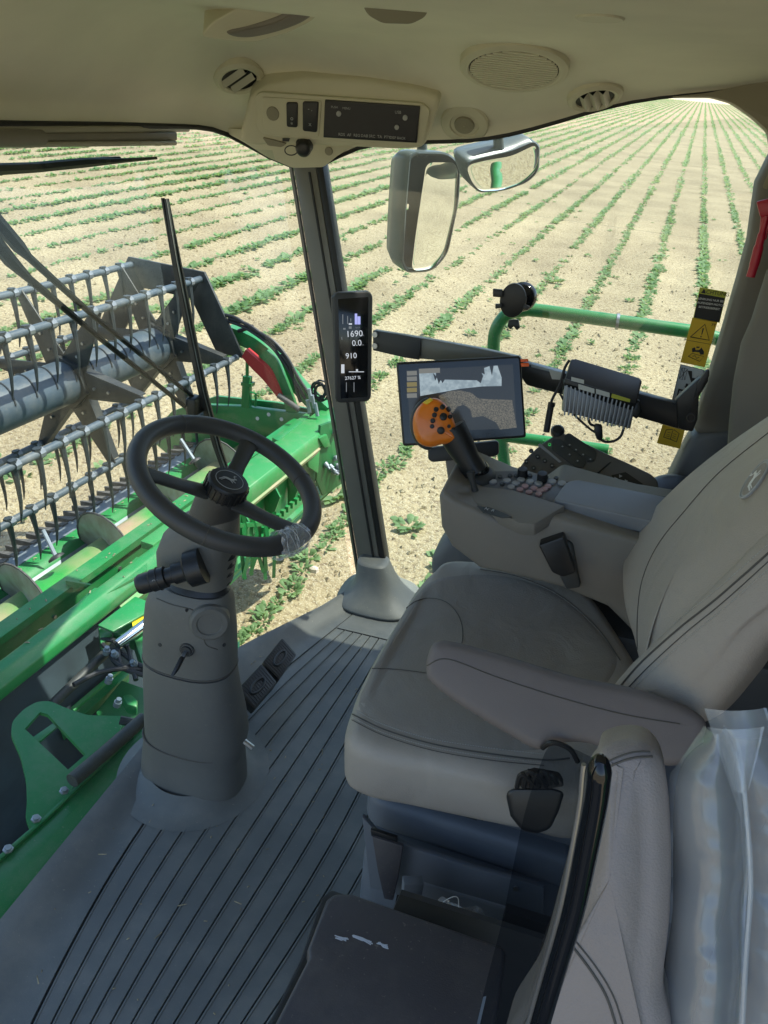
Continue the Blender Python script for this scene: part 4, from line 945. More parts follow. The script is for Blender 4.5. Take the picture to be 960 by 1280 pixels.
sc = empty('steering_column', (cb.x, cb.y, 0), 'tall grey steering column pedestal with multifunction stalk', 'steering column')
def colring(px, py, hw, ratio=.66, n=40, Y=1.18, sq=.8, tilt=0.0):
    c = at(px, py, Y=Y); w = hw/F*((c-CAM).dot(FW))
    return [c+V(math.copysign(abs(math.cos(a))**sq, math.cos(a))*w, math.copysign(abs(math.sin(a))**sq, math.sin(a))*w*ratio, tilt*math.cos(a)*w) for a in [2*math.pi*k/n for k in range(n)]]
MB().rings([colring(243, 992, 66), colring(243, 978, 67), colring(243, 950, 66), colring(243, 918, 63), colring(243, 916, 58)]).build('foot_cover', 'column_plastic', sc, bevel=0)
MB().tube([p+V(0, 0, .001) for p in colring(243, 917, 64)], .0022, 6, closed=True).build('joint_gap', 'seam_dark', sc)
lowr = [colring(245, 930, 62), colring(246, 905, 65.5), colring(244, 880, 64), colring(240, 850, 61), colring(238, 825, 59)]
MB().rings(lowr).build('lower_housing', 'column_plastic', sc)
MB().tube(colring(238, 822, 59.3, tilt=0.0), .0022, 6, closed=True).build('joint_gap', 'seam_dark', sc)
upr = MB().rings([colring(238, 821, 59.5), colring(238, 800, 59.5), colring(238, 775, 58.5), colring(238, 757, 56.5), colring(240, 745, 54), colring(243, 737, 49), colring(246, 732, 42)])
UB = upr.bvh(); upr.build('upper_housing', 'column_plastic', sc)
rg = []
for i in range(11):
    f = i/10; rg.append(colring(246+14*f, 736-52*f, (43 if i % 2 else 37)-5*f, n=32, sq=1))
MB().rings(rg).build('bellows', 'plastic_black', sc)
hd_rg = [colring(250, 722, 40, .75, sq=.7), colring(246, 705, 46, .8, sq=.65), colring(247, 688, 47, .8, sq=.6), colring(252, 668, 45, .8, sq=.65), colring(262, 650, 37, .8, sq=.8), colring(272, 640, 28, .9, sq=1)]
head = MB().rings(hd_rg); HB = head.bvh(); head.build('column_head', 'column_plastic', sc)
seam('panel_gap', UB, [(196, 748), (216, 756), (240, 762), (250, 772), (254, 792), (258, 806), (272, 812)], .0012, 'seam_dark', sc, .0004)
for (x_, y_) in ((200, 806), (280, 806)):
    h_ = UB.ray_cast(CAM, ray(x_, y_).normalized())
    if h_[0] is not None: MB().lathe([(.0045, -.002), (.0045, .0012), (0, .0016)], h_[0], h_[1] if h_[1].dot(CAM-h_[0]) > 0 else -h_[1], 12, cap=False).build('screw', 'plastic_dark', sc)
# multifunction stalk
s0 = at(236, 712, Y=1.10); s1 = at(171, 732, Y=1.06); d = (s1-s0).normalized()
MB().lathe([(.036, -.03), (.036, .0), (.031, .004), (.031, .0)], s0, d, 28).build('stalk_collar', 'plastic_black', sc)
st = MB().lathe([(.020, 0), (.021, .03), (.0165, .032), (.0165, .045), (.0215, .047), (.0225, .075), (.0205, .077), (.0205, .098), (.017, .105), (.0, .106)], s0, d, 28, cap=False).build('stalk', 'plastic_black', sc, sharp=30)
MB().tube([s0+d*.061+(d.orthogonal().normalized()*math.cos(t)+d.cross(d.orthogonal()).normalized()*math.sin(t))*.0228 for t in np.arange(0, 6.2, .3)], .0012, 5, closed=True).build('stalk_ring', 'plastic_dark', st)
fu = d.cross(V(0, 0, 1)).normalized(); deer(s0+d*.1065, -fu if fu.dot(RT) < 0 else fu, V(0, 0, 1), .008, 'print_grey', st)
text('-o-', .014, s0+d*.06+V(0, -.0215, .008), d*-1, V(0, -.2, 1), 'print_grey', st)
# key with dark fob, round cap and a plug
h = UB.ray_cast(CAM, ray(234, 812).normalized()); kp, kn = h[0], h[1]; kn = kn if kn.dot(CAM-kp) > 0 else -kn
MB().lathe([(.016, -.003), (.016, .003), (.011, .004), (.011, .008), (.009, .008)], kp, kn, 24).build('ignition_lock', 'plastic_dark', sc)
MB().lathe([(.012, .0035), (.0128, .0042), (.013, .0035)], kp, kn, 24, cap=False).build('lock_ring', 'steel', sc)
ky = MB().obox(kp+kn*.014, kn, V(0, 0, 1), kn.cross(V(0, 0, 1)), .02, .003, .008).build('key', 'steel', sc)
fb = MB().obox(kp+kn*.030+V(-.004, -.004, -.014), (kn*.6+V(-.2, -.2, -.7)).normalized(), V(0, 1, 0), (kn*.6+V(-.2, -.2, -.7)).normalized().cross(V(0, 1, 0)), .042, .026, .012); fb.build('key_fob', 'plastic_black', ky, bevel=.003)
h = UB.ray_cast(CAM, ray(262, 778).normalized()); n_ = h[1] if h[1].dot(CAM-h[0]) > 0 else -h[1]
MB().lathe([(.042, -.02), (.041, .004), (.036, .009), (.027, .009), (.025, .006), (0, .006)], h[0], n_, 36, cap=False).build('blank_cap', 'column_plastic', sc)
h = UB.ray_cast(CAM, ray(234, 763).normalized()); MB().lathe([(.004, -.002), (.004, .001)], h[0], n_, 12).build('screw_hole', 'plastic_black', sc)
h = at(300, 925, Y=1.09); MB().tube([h+V(.01, 0, 0), h+V(.03, 0, -.012)], .006, 8).build('tilt_pedal_pin', 'steel', sc)
# crumpled clear film tied on the rim
fc = WPL.p(352, 668); fm = empty('plastic_film', fc, 'crinkled clear plastic scrap wrapped round the steering wheel rim', 'plastic film')
rings = []; dd = (fc-WC).normalized(); tg_ = WN.cross(dd)
for i in range(17):
    f = (i/16-.5); c = WC+(dd*math.cos(f*.42)+tg_*math.sin(f*.42))*RR_; row = []
    dl = (dd*math.cos(f*.42)+tg_*math.sin(f*.42))
    for k in range(22):
        a = 2*math.pi*k/22; rr = .0205+.009*abs(noise.noise(Vector((i*.8, k*.9, 0))))+.006*random.random()
        row.append(c+(dl*math.cos(a)+WN*math.sin(a))*rr)
    rings.append(row+[row[0]])
mb = MB(); mb.rings(rings, cap=False, closed=False); mb.build('wrap', 'clear_film', fm, smooth=False)
for k in range(7):
    a0 = random.uniform(-.2, .2); P = []
    for j in range(6):
        an = a0+random.uniform(-.05, .05); dl = dd*math.cos(an)+tg_*math.sin(an); b = j*1.0+k; P.append(WC+dl*RR_+(dl*math.cos(b)+WN*math.sin(b))*(.0235+.004*random.random()))
    MB().tube(smooth_poly(P, 20, closed=False), .0006, 4).build('crease', 'print_white', fm)

# ------------------------------------------------------------------ pedals
def pedal(px, lab):
    n = Vector((.42, -.10, .9)).normalized(); c = at(*px[4], Z=.10); Q = Pl(c, n)
    e = empty('brake_pedal', c, lab, 'pedal', 'brake pedals side by side')
    slab('pad', Q, px[:4], .028, 'plastic_black', e, bevel=.006, r=3, seg=2)
    u, v = Q.frame(px[0], px[1]); a, b = Q.p(*px[0]), Q.p(*px[2]); mid = (a+b)/2
    p0, p1, p2, p3 = [Q.p(*q) for q in px[:4]]; N = 13
    for i in range(1, N):
        f = i/N; A = p0.lerp(p1, f); B = p3.lerp(p2, f); mb = MB().tube([A.lerp(B, .07), A.lerp(B, .93)], .0013, 4); mb.build('grip_rib', 'plastic_dark', e)
    mb = MB().tube([mid+(p1-p0)*.26*math.cos(t)+(p3-p0)*.17*math.sin(t)+n*.002 for t in np.arange(0, 6.2, .25)], .0035, 6, closed=True); mb.build('raised_oval', 'plastic_dark', e)
    MB().tube([mid-n*.02, V(mid.x-.05, mid.y, .0)], .012, 8).build('pedal_arm', 'plastic_black', e)
pedal([(296, 862), (327, 829), (347, 853), (318, 887), (322, 858)], 'nearer black ribbed brake pedal beside the steering column')
pedal([(328, 828), (353, 797), (371, 818), (349, 850), (350, 822)], 'farther black ribbed brake pedal, nearer the cab pillar')

# ------------------------------------------------------------------ driver seat
st_ = empty('driver_seat', (0.05, 1.25, 0), 'taupe leather driver seat with folded down armrest', 'seat')
C5 = Pl((0, 0, .515), (-.06, .0, 1))
co = [(431, 915), (441, 872), (458, 833), (478, 797), (500, 762), (522, 727), (550, 704), (605, 702), (680, 716), (740, 745), (785, 795), (810, 850), (800, 920), (740, 985), (660, 975), (590, 962), (520, 948), (460, 936)]
cpts = [C5.p(x, y) for x, y in co]
cm = pillow_mb(cpts, C5.n, .125, .035, .012, spine=(V(-.05, 1.2, .51), V(.1, 1.3, .51)), N=110)
for v in cm.v:                    # dished centre and raised rear bolster
    if v.z > .50:
        dx, dy = (v.x-.0)/.24, (v.y-1.27)/.22; q = math.exp(-(dx*dx+dy*dy)*1.1); v.z -= .030*q
        v.z += .018*math.exp(-((v.y-1.56)/.07)**2)
KB = cm.bvh(); cush = cm.build('cushion', 'leather_light', st_, sharp=180)
# darker perforated insert lying on the cushion
ins = hits(KB, [(447, 888), (462, 842), (485, 800), (505, 767), (530, 742), (556, 712), (610, 712)], .0012, 8)
def insert_patch(bvh, poly, m, parent, name, off=.0016, N=26):
    """a leather panel draped on a cushion: grid inside a px polygon"""
    P = smooth_poly([Vector((x, y, 0)) for x, y in poly], 60); c = sum(P, Vector())/len(P); rows = []
    for k in range(N+1):
        f = k/N; row = []
        for p in P+[P[0]]:
            q = c+(p-c)*f; d = ray(q.x, q.y).normalized(); h = bvh.ray_cast(CAM, d)
            if h[0] is None: row.append(rows[-1][len(row)] if rows else CAM+d*1.5); continue
            nn = h[1] if h[1].dot(d) < 0 else -h[1]; row.append(h[0]+nn*(off if k < N else -.002))
        rows.append(row)
    return MB().grid(rows).build(name, m, parent, sharp=180)
insert_patch(KB, [(447, 890), (456, 850), (474, 815), (496, 775), (516, 745), (545, 722), (610, 716), (665, 727), (710, 750), (752, 790), (775, 830), (740, 880), (690, 935), (610, 938), (520, 922)], 'leather_dark', st_, 'cushion_insert')
seam('seam', KB, [(500, 768), (525, 750), (555, 752), (574, 772), (578, 800), (568, 826), (556, 838)], .0012, 'seam_dark', st_, .0016)
seam('seam', KB, [(459, 836), (500, 838), (560, 846)], .0012, 'seam_dark', st_, .0016)
seam('seam', KB, [(600, 712), (650, 722), (700, 745), (745, 784), (775, 826)], .0012, 'seam_dark', st_, .0016)
seam('seam', KB, [(441, 893), (480, 912), (540, 930), (610, 942), (680, 950), (712, 948)], .0014, 'seam_dark', st_, .0008)
seam('seam', KB, [(440, 900), (478, 919), (540, 938), (610, 950), (680, 957)], .0008, 'seam_dark', st_, .0006)
stitches(KB, [(441, 897), (479, 916), (540, 934), (610, 946), (680, 953)], st_)
stitches(KB, [(443, 887), (480, 906), (540, 924), (610, 935), (680, 943)], st_)
# backrest
BN = V(-.90, -.02, .43).normalized(); BPL = Pl((.20, 1.3, .735), BN)
bo_ = [(1080, 440), (1010, 478), (962, 508), (900, 552), (852, 592), (805, 640), (780, 676), (769, 712), (770, 755), (780, 795), (794, 838), (830, 806), (880, 762), (960, 697), (1080, 600)]
bmb = pillow_mb([BPL.p(x, y) for x, y in bo_], BN, .12, .04, .022, N=110, spine=(BPL.p(860, 720), BPL.p(1000, 590)))
BB = bmb.bvh(); bmb.build('backrest', 'leather_light', st_, sharp=180)
SN = V(-.50, -.80, .33).normalized(); SP_ = Pl(BPL.p(870, 745)+SN*.05, SN)
so_ = [(757, 868), (775, 838), (805, 808), (850, 765), (900, 716), (962, 655), (1080, 570), (1150, 560), (1150, 660), (1060, 740), (963, 800), (925, 848), (880, 900), (840, 915), (790, 900)]
smb = pillow_mb([SP_.p(x, y) for x, y in so_], SN, .12, .035, .006, N=110, spine=(SP_.p(830, 860), SP_.p(1000, 720)))
SB_ = smb.bvh(); smb.build('side_bolster', 'leather_light', st_, sharp=180)
seam('seam', SB_, [(768, 868), (800, 830), (850, 785), (900, 745), (962, 690)], .0016, 'seam_dark', st_, .0008)
seam('seam', SB_, [(776, 870), (808, 836), (856, 792), (906, 751), (965, 698)], .0008, 'seam_dark', st_, .0006)
stitches(SB_, [(760, 864), (794, 824), (845, 778), (896, 737), (960, 681)], st_)
stitches(SB_, [(782, 870), (814, 839), (862, 796), (912, 755), (966, 706)], st_)
seam('seam', BB, [(797, 812), (797, 770), (803, 725), (822, 682), (855, 640), (900, 590), (962, 540)], .0010, 'seam_dark', st_, .0005)
h = BB.ray_cast(CAM, ray(945, 600).normalized()); bn = h[1] if h[1].dot(CAM-h[0]) > 0 else -h[1]; lp = Pl(h[0], bn); lu, lv = lp.frame((930, 612), (960, 588))
lu2 = (lp.p(961, 577)-lp.p(931, 624)); mj = lu2.length/2; lu2.normalize(); lv2 = bn.cross(lu2)
MB().prism([h[0]+lu2*math.cos(t)*mj+lv2*math.sin(t)*mj*.62+bn*.003 for t in np.arange(0, 6.2, .2)], -bn*.008).build('badge', 'print_grey', st_, bevel=.001)
MB().prism([h[0]+lu2*math.cos(t)*mj*.86+lv2*math.sin(t)*mj*.5+bn*.0036 for t in np.arange(0, 6.2, .2)], -bn*.003).build('badge_field', 'leather_dark', st_)
MB().tube([h[0]+lu2*math.cos(t)*mj+lv2*math.sin(t)*mj*.62+bn*.003 for t in np.arange(0, 6.2, .2)], .0018, 6, closed=True).build('badge_rim', 'print_grey', st_)
deer(h[0]+bn*.0038, lu2, lv2, mj*.72, 'print_white', st_)
# armrest
AP = Pl((0.0, .92, .70), (-.05, -.80, .60))
ao = [(531, 838), (534, 815), (545, 801), (572, 803), (640, 822), (720, 846), (800, 862), (868, 888), (885, 912), (862, 952), (828, 958), (770, 943), (735, 930), (700, 930), (672, 938), (640, 922), (600, 898), (560, 872), (536, 852)]
amb = pillow_mb([AP.p(x, y) for x, y in ao], AP.n, .085, .016, .002, N=120, spine=(AP.p(580, 840), AP.p(820, 912)))
AB = amb.bvh(); amb.build('armrest', 'armrest_soft', st_, sharp=60)
seam('seam', AB, [(534, 832), (560, 824), (620, 846), (700, 872), (780, 893), (850, 905)], .0010, 'seam_dark', st_, .0003)
# suspension base
def rprism(name, pts, z0, z1, m, parent, bev=.02):
    P = roundpoly([(p.x, p.y) for p in pts], .05, 5); return MB().prism([V(x, y, z0) for x, y in P], (0, 0, z1-z0)).build(name, m, parent, bevel=bev, seg=3)
rprism('seat_frame', [V(-.215, 1.02, 0), V(.40, 1.00, 0), V(.40, 1.62, 0), V(-.20, 1.62, 0)], .30, .412, 'base_plastic', st_)
rprism('seat_frame_skirt', [V(-.235, 1.0, 0), V(.42, .975, 0), V(.42, 1.64, 0), V(-.22, 1.64, 0)], .215, .298, 'base_plastic', st_)
rprism('seat_box', [V(-.215, .925, 0), V(.42, .915, 0), V(.42, 1.64, 0), V(-.20, 1.64, 0)], .0, .214, 'base_plastic', st_, .012)
fp = Pl((0, 1.0, .36), (0, -1, .1))
slab('adjuster_lever', fp, [(514, 984), (556, 995), (558, 1006), (548, 1009), (518, 998)], .012, 'base_plastic', st_, bevel=.005, r=4, h=.014)
slab('adjuster_slot', fp, [(530, 984), (600, 1004), (604, 1012), (556, 1004)], .004, 'plastic_black', st_, h=.006)
slab('scale_plate', fp, [(562, 1004), (598, 1014), (596, 1026), (560, 1014)], .003, 'button_dark', st_, h=.005)
slab('height_lever', fp, [(597, 1008), (608, 1010), (604, 1028), (598, 1024)], .02, 'plastic_black', st_, h=.02, bevel=.003)
slab('rail_cover', Pl((0, .96, .42), (0, -.8, .4)), [(560, 985), (640, 992), (690, 1000), (700, 1030), (640, 1010)], .02, 'plastic_black', st_, bevel=.004)
# belt buckle and strap
bk = Pl((0, .83, .5), (.05, -1, .3))
bl = empty('seat_belt', bk.p(665, 1005), 'black seat belt reel and buckle hanging under the armrest', 'seat belt')
mb = MB().rings([[bk.p(x, y, h_) for x, y in [(632, 992), (640, 985), (690, 985), (706, 990), (698, 1015), (688, 1036), (672, 1042), (652, 1038), (638, 1020)]] for h_ in (-.05, -.005, .004)]); mb.build('reel_cover', 'plastic_black', bl, bevel=.008, seg=3)
slab('strap_loop', bk, [(648, 972), (668, 966), (700, 972), (706, 984), (680, 988), (650, 986)], .02, 'hose_black', bl, bevel=.004, h=.008)
for k in range(5): MB().tube(smooth_poly([bk.p(646+k*9, 984, .01), bk.p(652+k*9, 968-k % 2*4, .02), bk.p(668+k*7, 980, .015)], 12, closed=False), .004, 6).build('webbing_fold', 'plastic_black', bl)
MB().tube(smooth_poly([bk.p(678, 935, .0), bk.p(690, 928, .01), bk.p(712, 936, .01), bk.p(722, 952, .0)], 14, closed=False), .004, 8).build('belt_anchor', 'plastic_black', bl)

# dark flap, bin, box in front of it
bx = empty('storage_bin', (-.05, .85, 0), 'dark open bin holding a clear bag beside the seat base', 'bin')
sp2 = Pl((0, .9, 0), (0, -1, .12))
slab('upper_wall', sp2, [(452, 1020), (470, 1040), (520, 1062), (590, 1085), (680, 1110), (680, 1160), (632, 1146), (530, 1110), (500, 1120), (462, 1110)], .012, 'base_plastic', bx, bevel=.003)
slab('bin_floor', Pl((0, .8, .12), (0, -.3, 1)), [(500, 1100), (640, 1140), (650, 1230), (480, 1200)], .02, 'plastic_black', bx)
slab('bin_back', Pl((0, .88, 0), (0, -1, .1)), [(528, 1108), (632, 1142), (630, 1200), (520, 1170)], .01, 'plastic_black', bx, h=-.03)
slab('bin_left_wall', Pl((0, .86, 0), (.4, -1, .1)), [(505, 1106), (530, 1106), (520, 1160), (500, 1160)], .02, 'base_plastic', bx, bevel=.002)
slab('bin_right_wall', sp2, [(632, 1140), (760, 1180), (760, 1300), (615, 1300), (622, 1170)], .02, 'plastic_dark', bx, h=.02)
slab('bin_front_wall', Pl((0, .60, 0), (0, -1, .1)), [(500, 1118), (760, 1200), (740, 1500), (330, 1500)], .01, 'plastic_dark', bx, h=-.12)
MB().lathe([(.005, 0), (.005, .003)], sp2.p(645, 1110, .0), sp2.n, 12).build('screw', 'steel', bx)
fl = empty('hanging_flap', sp2.p(485, 1045, .03), 'narrow dark strap flap hanging at the seat base corner', 'flap')
slab('flap', sp2, [(465, 1046), (504, 1058), (497, 1100), (491, 1126), (480, 1124), (472, 1090)], .008, 'box_black', fl, h=.035, bevel=.002)
slab('slot', sp2, [(463, 1037), (496, 1048), (496, 1054), (464, 1045)], .008, 'plastic_black', fl, h=.03, bevel=.001)
# clear bag in the bin
def crumple(name, pl, tl, tr, br, bl_, nu, nv, amp, m, parent, bul=.03, sc_=9, **k):
    rows = []
    for j in range(nv+1):
        g = j/nv; row = []
        for i in range(nu+1):
            f = i/nu; x = (tl[0]*(1-f)+tr[0]*f)*(1-g)+(bl_[0]*(1-f)+br[0]*f)*g; y = (tl[1]*(1-f)+tr[1]*f)*(1-g)+(bl_[1]*(1-f)+br[1]*f)*g
            q = pl.p(x, y); nz = noise.fractal(q*sc_, 1.0, 2.2, 4)+.6*abs(noise.noise(q*sc_*2.3))
            row.append(q+pl.n*(amp*nz+bul*math.sin(math.pi*f)))
        rows.append(row)
    return MB().grid(rows).build(name, m, parent, **k)
bg_ = empty('plastic_bag', (0.0, .82, .2), 'small crumpled clear plastic bag inside the dark bin', 'plastic bag')
crumple('bag_skin', Pl((0, .82, .2), (0, -.8, .6)), (552, 1120), (600, 1134), (626, 1166), (528, 1142), 22, 14, .018, 'clear_film', bg_, .02, 30, sharp=25)
MB().tube(smooth_poly([Pl((0, .8, .2), (0, -.8, .6)).p(x, y, .03) for x, y in ((535, 1142), (560, 1124), (572, 1122), (574, 1138), (580, 1156))], 16, closed=False), .0009, 4).build('bag_edge', 'print_white', bg_)
MB().lathe([(.011, 0), (.011, .01), (.006, .012), (.006, .004)], Pl((0, .8, .2), (0, -.8, .6)).p(610, 1163, .02), (0, -.8, .6), 14).build('bag_cap', 'plastic_black', bg_)
# black box with scuffed lid
kb = empty('cool_box', (-.08, .55, 0), 'black cool box with white scuff marks on its lid', 'box')
KP = Pl((0, 0, .44), (.02, -.04, 1))
ko = [(408, 1124), (418, 1116), (440, 1116), (632, 1184), (628, 1230), (600, 1420), (300, 1420), (338, 1290), (386, 1196), (384, 1186)]
slab('lid', KP, ko, .03, 'box_black', kb, bevel=.006, seg=3)
slab('lid_rim', Pl((0, 0, .405), (.02, -.04, 1)), [(402, 1120), (414, 1110), (634, 1188), (600, 1430), (286, 1430), (330, 1290), (376, 1196)], .02, 'plastic_black', kb, bevel=.006)
MB().prism([V(x, y, .0) for x, y in ((-.17, .30), (.06, .30), (.055, .64), (-.16, .64))], (0, 0, .375)).build('body', 'box_black', kb, bevel=.012)
for (x0, y0, x1, y1) in ((418, 1171, 436, 1174), (440, 1170, 466, 1178), (470, 1178, 490, 1184)):
    for j in range(5):
        a = KP.p(x0+random.uniform(0, 6), y0+random.uniform(-2, 2), .0005); b = KP.p(x1-random.uniform(0, 6), y1+random.uniform(-3, 3), .0005); MB().tube([a, a.lerp(b, .5)+V(0, random.uniform(-.002, .002), 0), b], .0007, 4).build('scuff', 'scratch', kb)
slab('scuff', KP, [(604, 1246), (608, 1245), (600, 1280), (596, 1280)], .0004, 'scratch', kb, h=.0006)

# tinted partition pane with bright bevelled edge
tp = empty('partition_pane', at(735, 1000, Y=.40), 'dark tinted partition pane with glossy curved edge beside the passenger seat', 'pane')
ed = [(743, 948), (741, 962), (737, 1000), (726, 1060), (714, 1120), (702, 1165), (690, 1205), (674, 1260), (655, 1330)]
GP = Pl((0.07, .30, 0), (.15, -1, 0))
L = smooth_poly([GP.p(x, y) for x, y in ed], 40, closed=False)
Rr = [GP.p(*q) for q in ((722, 938), (690, 930), (672, 965), (655, 1020), (640, 1090), (628, 1150), (615, 1200), (600, 1260), (585, 1330))]
Rr = smooth_poly(Rr, 40, closed=False)[:len(L)]; L = L[:len(Rr)]
MB().rings([L, Rr], cap=False, closed=False).build('pane', 'tinted_pane', tp)
MB().rings([[p+V(.0035, .002, 0)+V(math.cos(t)*.0062, math.sin(t)*.008, 0)*min(1, .35+.13*i) for t in [2*math.pi*k/14 for k in range(14)]] for i, p in enumerate(L)]).build('edge_trim', 'gloss_black', tp, sharp=60)
MB().tube([p+V(-.005, -.006, 0) for p in L], .0013, 8).build('pane_edge', 'steel', tp)

# passenger (instructor) seat back, seen edge on
ps = empty('passenger_seat', (.15, .5, .2), 'small grey leather passenger seat back behind the tinted pane', 'passenger seat')
PP = Pl((0.15, .47, .98), (-.12, -.86, .46))
po = [(742, 960), (752, 938), (790, 930), (818, 942), (834, 978), (840, 1060), (839, 1150), (830, 1240), (824, 1330), (630, 1330), (665, 1240), (690, 1150), (712, 1060), (728, 985)]
pmb = pillow_mb([PP.p(x, y) for x, y in po], PP.n, .09, .022, .012, N=110)
PB = pmb.bvh(); pmb.build('backrest', 'leather_taupe', ps, sharp=180)
seam('seam', PB, [(744, 970), (765, 957), (790, 948), (815, 946)], .0010, 'seam_dark', ps, .0005)
seam('seam', PB, [(712, 1178), (740, 1215), (760, 1250), (775, 1300)], .0011, 'seam_dark', ps, .0005)
seam('seam', PB, [(716, 1172), (746, 1210), (768, 1248), (784, 1300)], .0007, 'seam_dark', ps, .0005)
seam('seam', PB, [(744, 963), (765, 950), (790, 941), (812, 940)], .0008, 'seam_dark', ps, .0005)
# plastic film over the thing to its right
pf = empty('cover_film', (.2, .5, .8), 'large wrinkled clear plastic cover at the lower right', 'plastic cover')
FP = Pl((.15, .50, .95), (-.12, -.85, .45))
def film_sheet(lx, rx, ys, bul, amp, nm, mm='clear_film', h=0.0):
    rows = []
    for j in range(71):
        g = j/70; y = ys[0]+(ys[-1]-ys[0])*g; xl = np.interp(y, ys, lx); xr = np.interp(y, ys, rx); row = []
        for i in range(41):
            f = i/40; q = FP.p(xl+(xr-xl)*f, y, h)
            w = noise.fractal(V(q.x*9, q.y*9, q.z*9), 1.0, 2.1, 3); cr = abs(noise.noise(V(q.x*14+7, 1, q.z*70)))*.6+.25*max(0, noise.noise(V(q.x*30, 4, q.z*120)))
            row.append(q+FP.n*(bul*math.sin(math.pi*min(1, f*1.05))**.8+amp*w+amp*.45*cr))
        rows.append(row)
    return MB().grid(rows).build(nm, mm, pf, sharp=30)
film_sheet([880, 862, 836, 834, 838, 834, 822, 810], [905, 925, 930, 934, 938, 930, 925, 925], [906, 930, 965, 1010, 1080, 1180, 1290, 1340], .035, .010, 'sleeve')
film_sheet([880, 905, 925, 930, 930, 925], [958, 985, 1010, 1030, 1040, 1040], [885, 960, 1020, 1100, 1200, 1340], .012, .008, 'sleeve_side', h=-.02)
film_sheet([884, 900, 915], [955, 950, 935], [908, 930, 985], .01, .006, 'sleeve_top', h=.01)
MB().tube(smooth_poly([FP.p(x, y, .012) for x, y in ((905, 912), (924, 958), (932, 1010), (938, 1100), (932, 1200), (925, 1330))], 40, closed=False), .0022, 6).build('film_fold', 'clear_film', pf)
for k_ in range(0):
    x0 = random.uniform(860, 925); y0 = 940+k_*24+random.uniform(-8, 8); P = smooth_poly([FP.p(x0+j_*random.uniform(5, 9), y0+random.uniform(-5, 5)+j_*2, .040+.004*random.random()) for j_ in range(4)], 12, closed=False)
    MB().tube(P, [.0002]+[.0007]*(len(P)-2)+[.0002], 4).build('film_crease', 'clear_film', pf)
# black padded thing inside film
pmb = pillow_mb([FP.p(x, y, -.03) for x, y in [(846, 990), (880, 935), (940, 930), (1040, 960), (1060, 1340), (832, 1340), (842, 1150)]], FP.n, .03, .02, .005, N=70)
pmb.build('wrapped_panel', 'carpet_black', pf, sharp=180)

# ------------------------------------------------------------------ right console
cn = empty('armrest_console', (0, 1.55, .6), 'grey right hand console with keypad and storage lid', 'console')
CP = Pl((0, 1.43, 0), (0, -1, 0))
c_o = [(548, 622), (551, 660), (564, 684), (600, 712), (640, 720), (700, 735), (760, 760), (800, 800), (880, 820), (880, 690), (800, 676), (692, 645), (668, 662), (620, 648), (570, 626), (552, 612)]
MB().prism([CP.p(x, y) for x, y in c_o], (0, .31, 0.0)).build('body', 'console_plastic', cn, bevel=.014, seg=4)
kp = Pl(CP.p(620, 640)+V(0, 0, .004), (-.16, -.18, 1))
slab('tray', kp, [(566, 614), (584, 606), (640, 612), (706, 632), (668, 655), (650, 654)], .03, 'console_plastic', cn, bevel=.002, h=-.002)
kp2 = Pl((-.06, 1.62, .768), (-.10, -.20, 1))
slab('keypad', kp2, [(584, 612), (590, 596), (612, 588), (650, 588), (700, 600), (718, 606), (694, 632), (640, 622)], .05, 'keypad_grey', cn, bevel=.004, r=4)
slab('lever_slot', kp2, [(572, 614), (580, 608), (650, 626), (652, 632), (640, 634)], .012, 'plastic_black', cn, h=-.002, bevel=.002)
slab('gear_slot', kp, [(596, 632), (612, 634), (630, 641), (640, 646), (628, 647), (604, 640)], .002, 'button_dark', cn, h=.003)
u_, v_ = kp.frame((600, 634), (640, 645)); text('N  R', .012, kp.p(612, 637, .006), u_, v_, 'print_grey', cn)
MB().tube([kp2.p(596, 622, .0), kp2.p(592, 606, .03), kp2.p(588, 590, .06)], [.010, .007, .009], 10).build('throttle_lever', 'plastic_dark', cn)
ox, oy = 600, 530
def key(x, y, m, r=.0088):
    c = kp2.p(ox+x/4, oy+y/4, .0005); return MB().lathe([(r, 0), (r, .004), (r*.8, .005), (0, .0045)], c, kp2.n, 18, cap=False).build('button', m, cn)
for (x, y) in ((65, 293), (135, 287), (180, 300), (205, 282), (155, 320), (250, 292), (292, 302), (362, 292), (410, 300)): key(x, y, 'button_grey')
for (x, y) in ((200, 333), (225, 315), (245, 345), (270, 325), (300, 338), (293, 355), (340, 316), (322, 300+30)): key(x, y, 'button_pink', .0078)
for (x, y) in ((100, 268), (150, 262), (250, 262), (380, 275), (110, 305), (330, 268), (180, 262)): key(x, y, 'button_dark', .0055)
for (x, y) in ((212, 262), (310, 284)):
    c = kp2.p(ox+x/4, oy+y/4, 0); MB().lathe([(.012, 0), (.0115, .016), (.0105, .021), (0, .022)], c, kp2.n, 24, cap=False).build('knob', 'plastic_black', cn)
lp_ = Pl((0.1, 1.62, .80), (-.03, -.14, 1))
slab('storage_lid', lp_, [(708, 602), (722, 599), (834, 621), (860, 632), (850, 660), (800, 648), (692, 624)], .034, 'console_top', cn, bevel=.007, seg=3, r=5)
slab('lid_gap', lp_, [(708, 602), (834, 621), (860, 632), (850, 660), (800, 646), (694, 622)], .004, 'plastic_black', cn, h=-.036)
slab('latch', Pl((0, 1.41, 0), (0, -1, .4)), [(686, 648), (694, 644), (697, 648), (689, 653)], .004, 'label_pale', cn, bevel=.001, h=.016)
slab('phone_pocket', Pl((0, 1.39, .66), (0, -1, .1)), [(673, 682), (704, 671), (720, 716), (704, 722), (690, 716)], .04, 'plastic_black', cn, bevel=.004, r=3)
slab('pocket_gap', Pl((0, 1.415, .66), (0, -1, .1)), [(704, 674), (716, 680), (726, 735), (708, 738), (700, 722)], .03, 'button_dark', cn, bevel=.006)  # dark slab beside the phone pocket
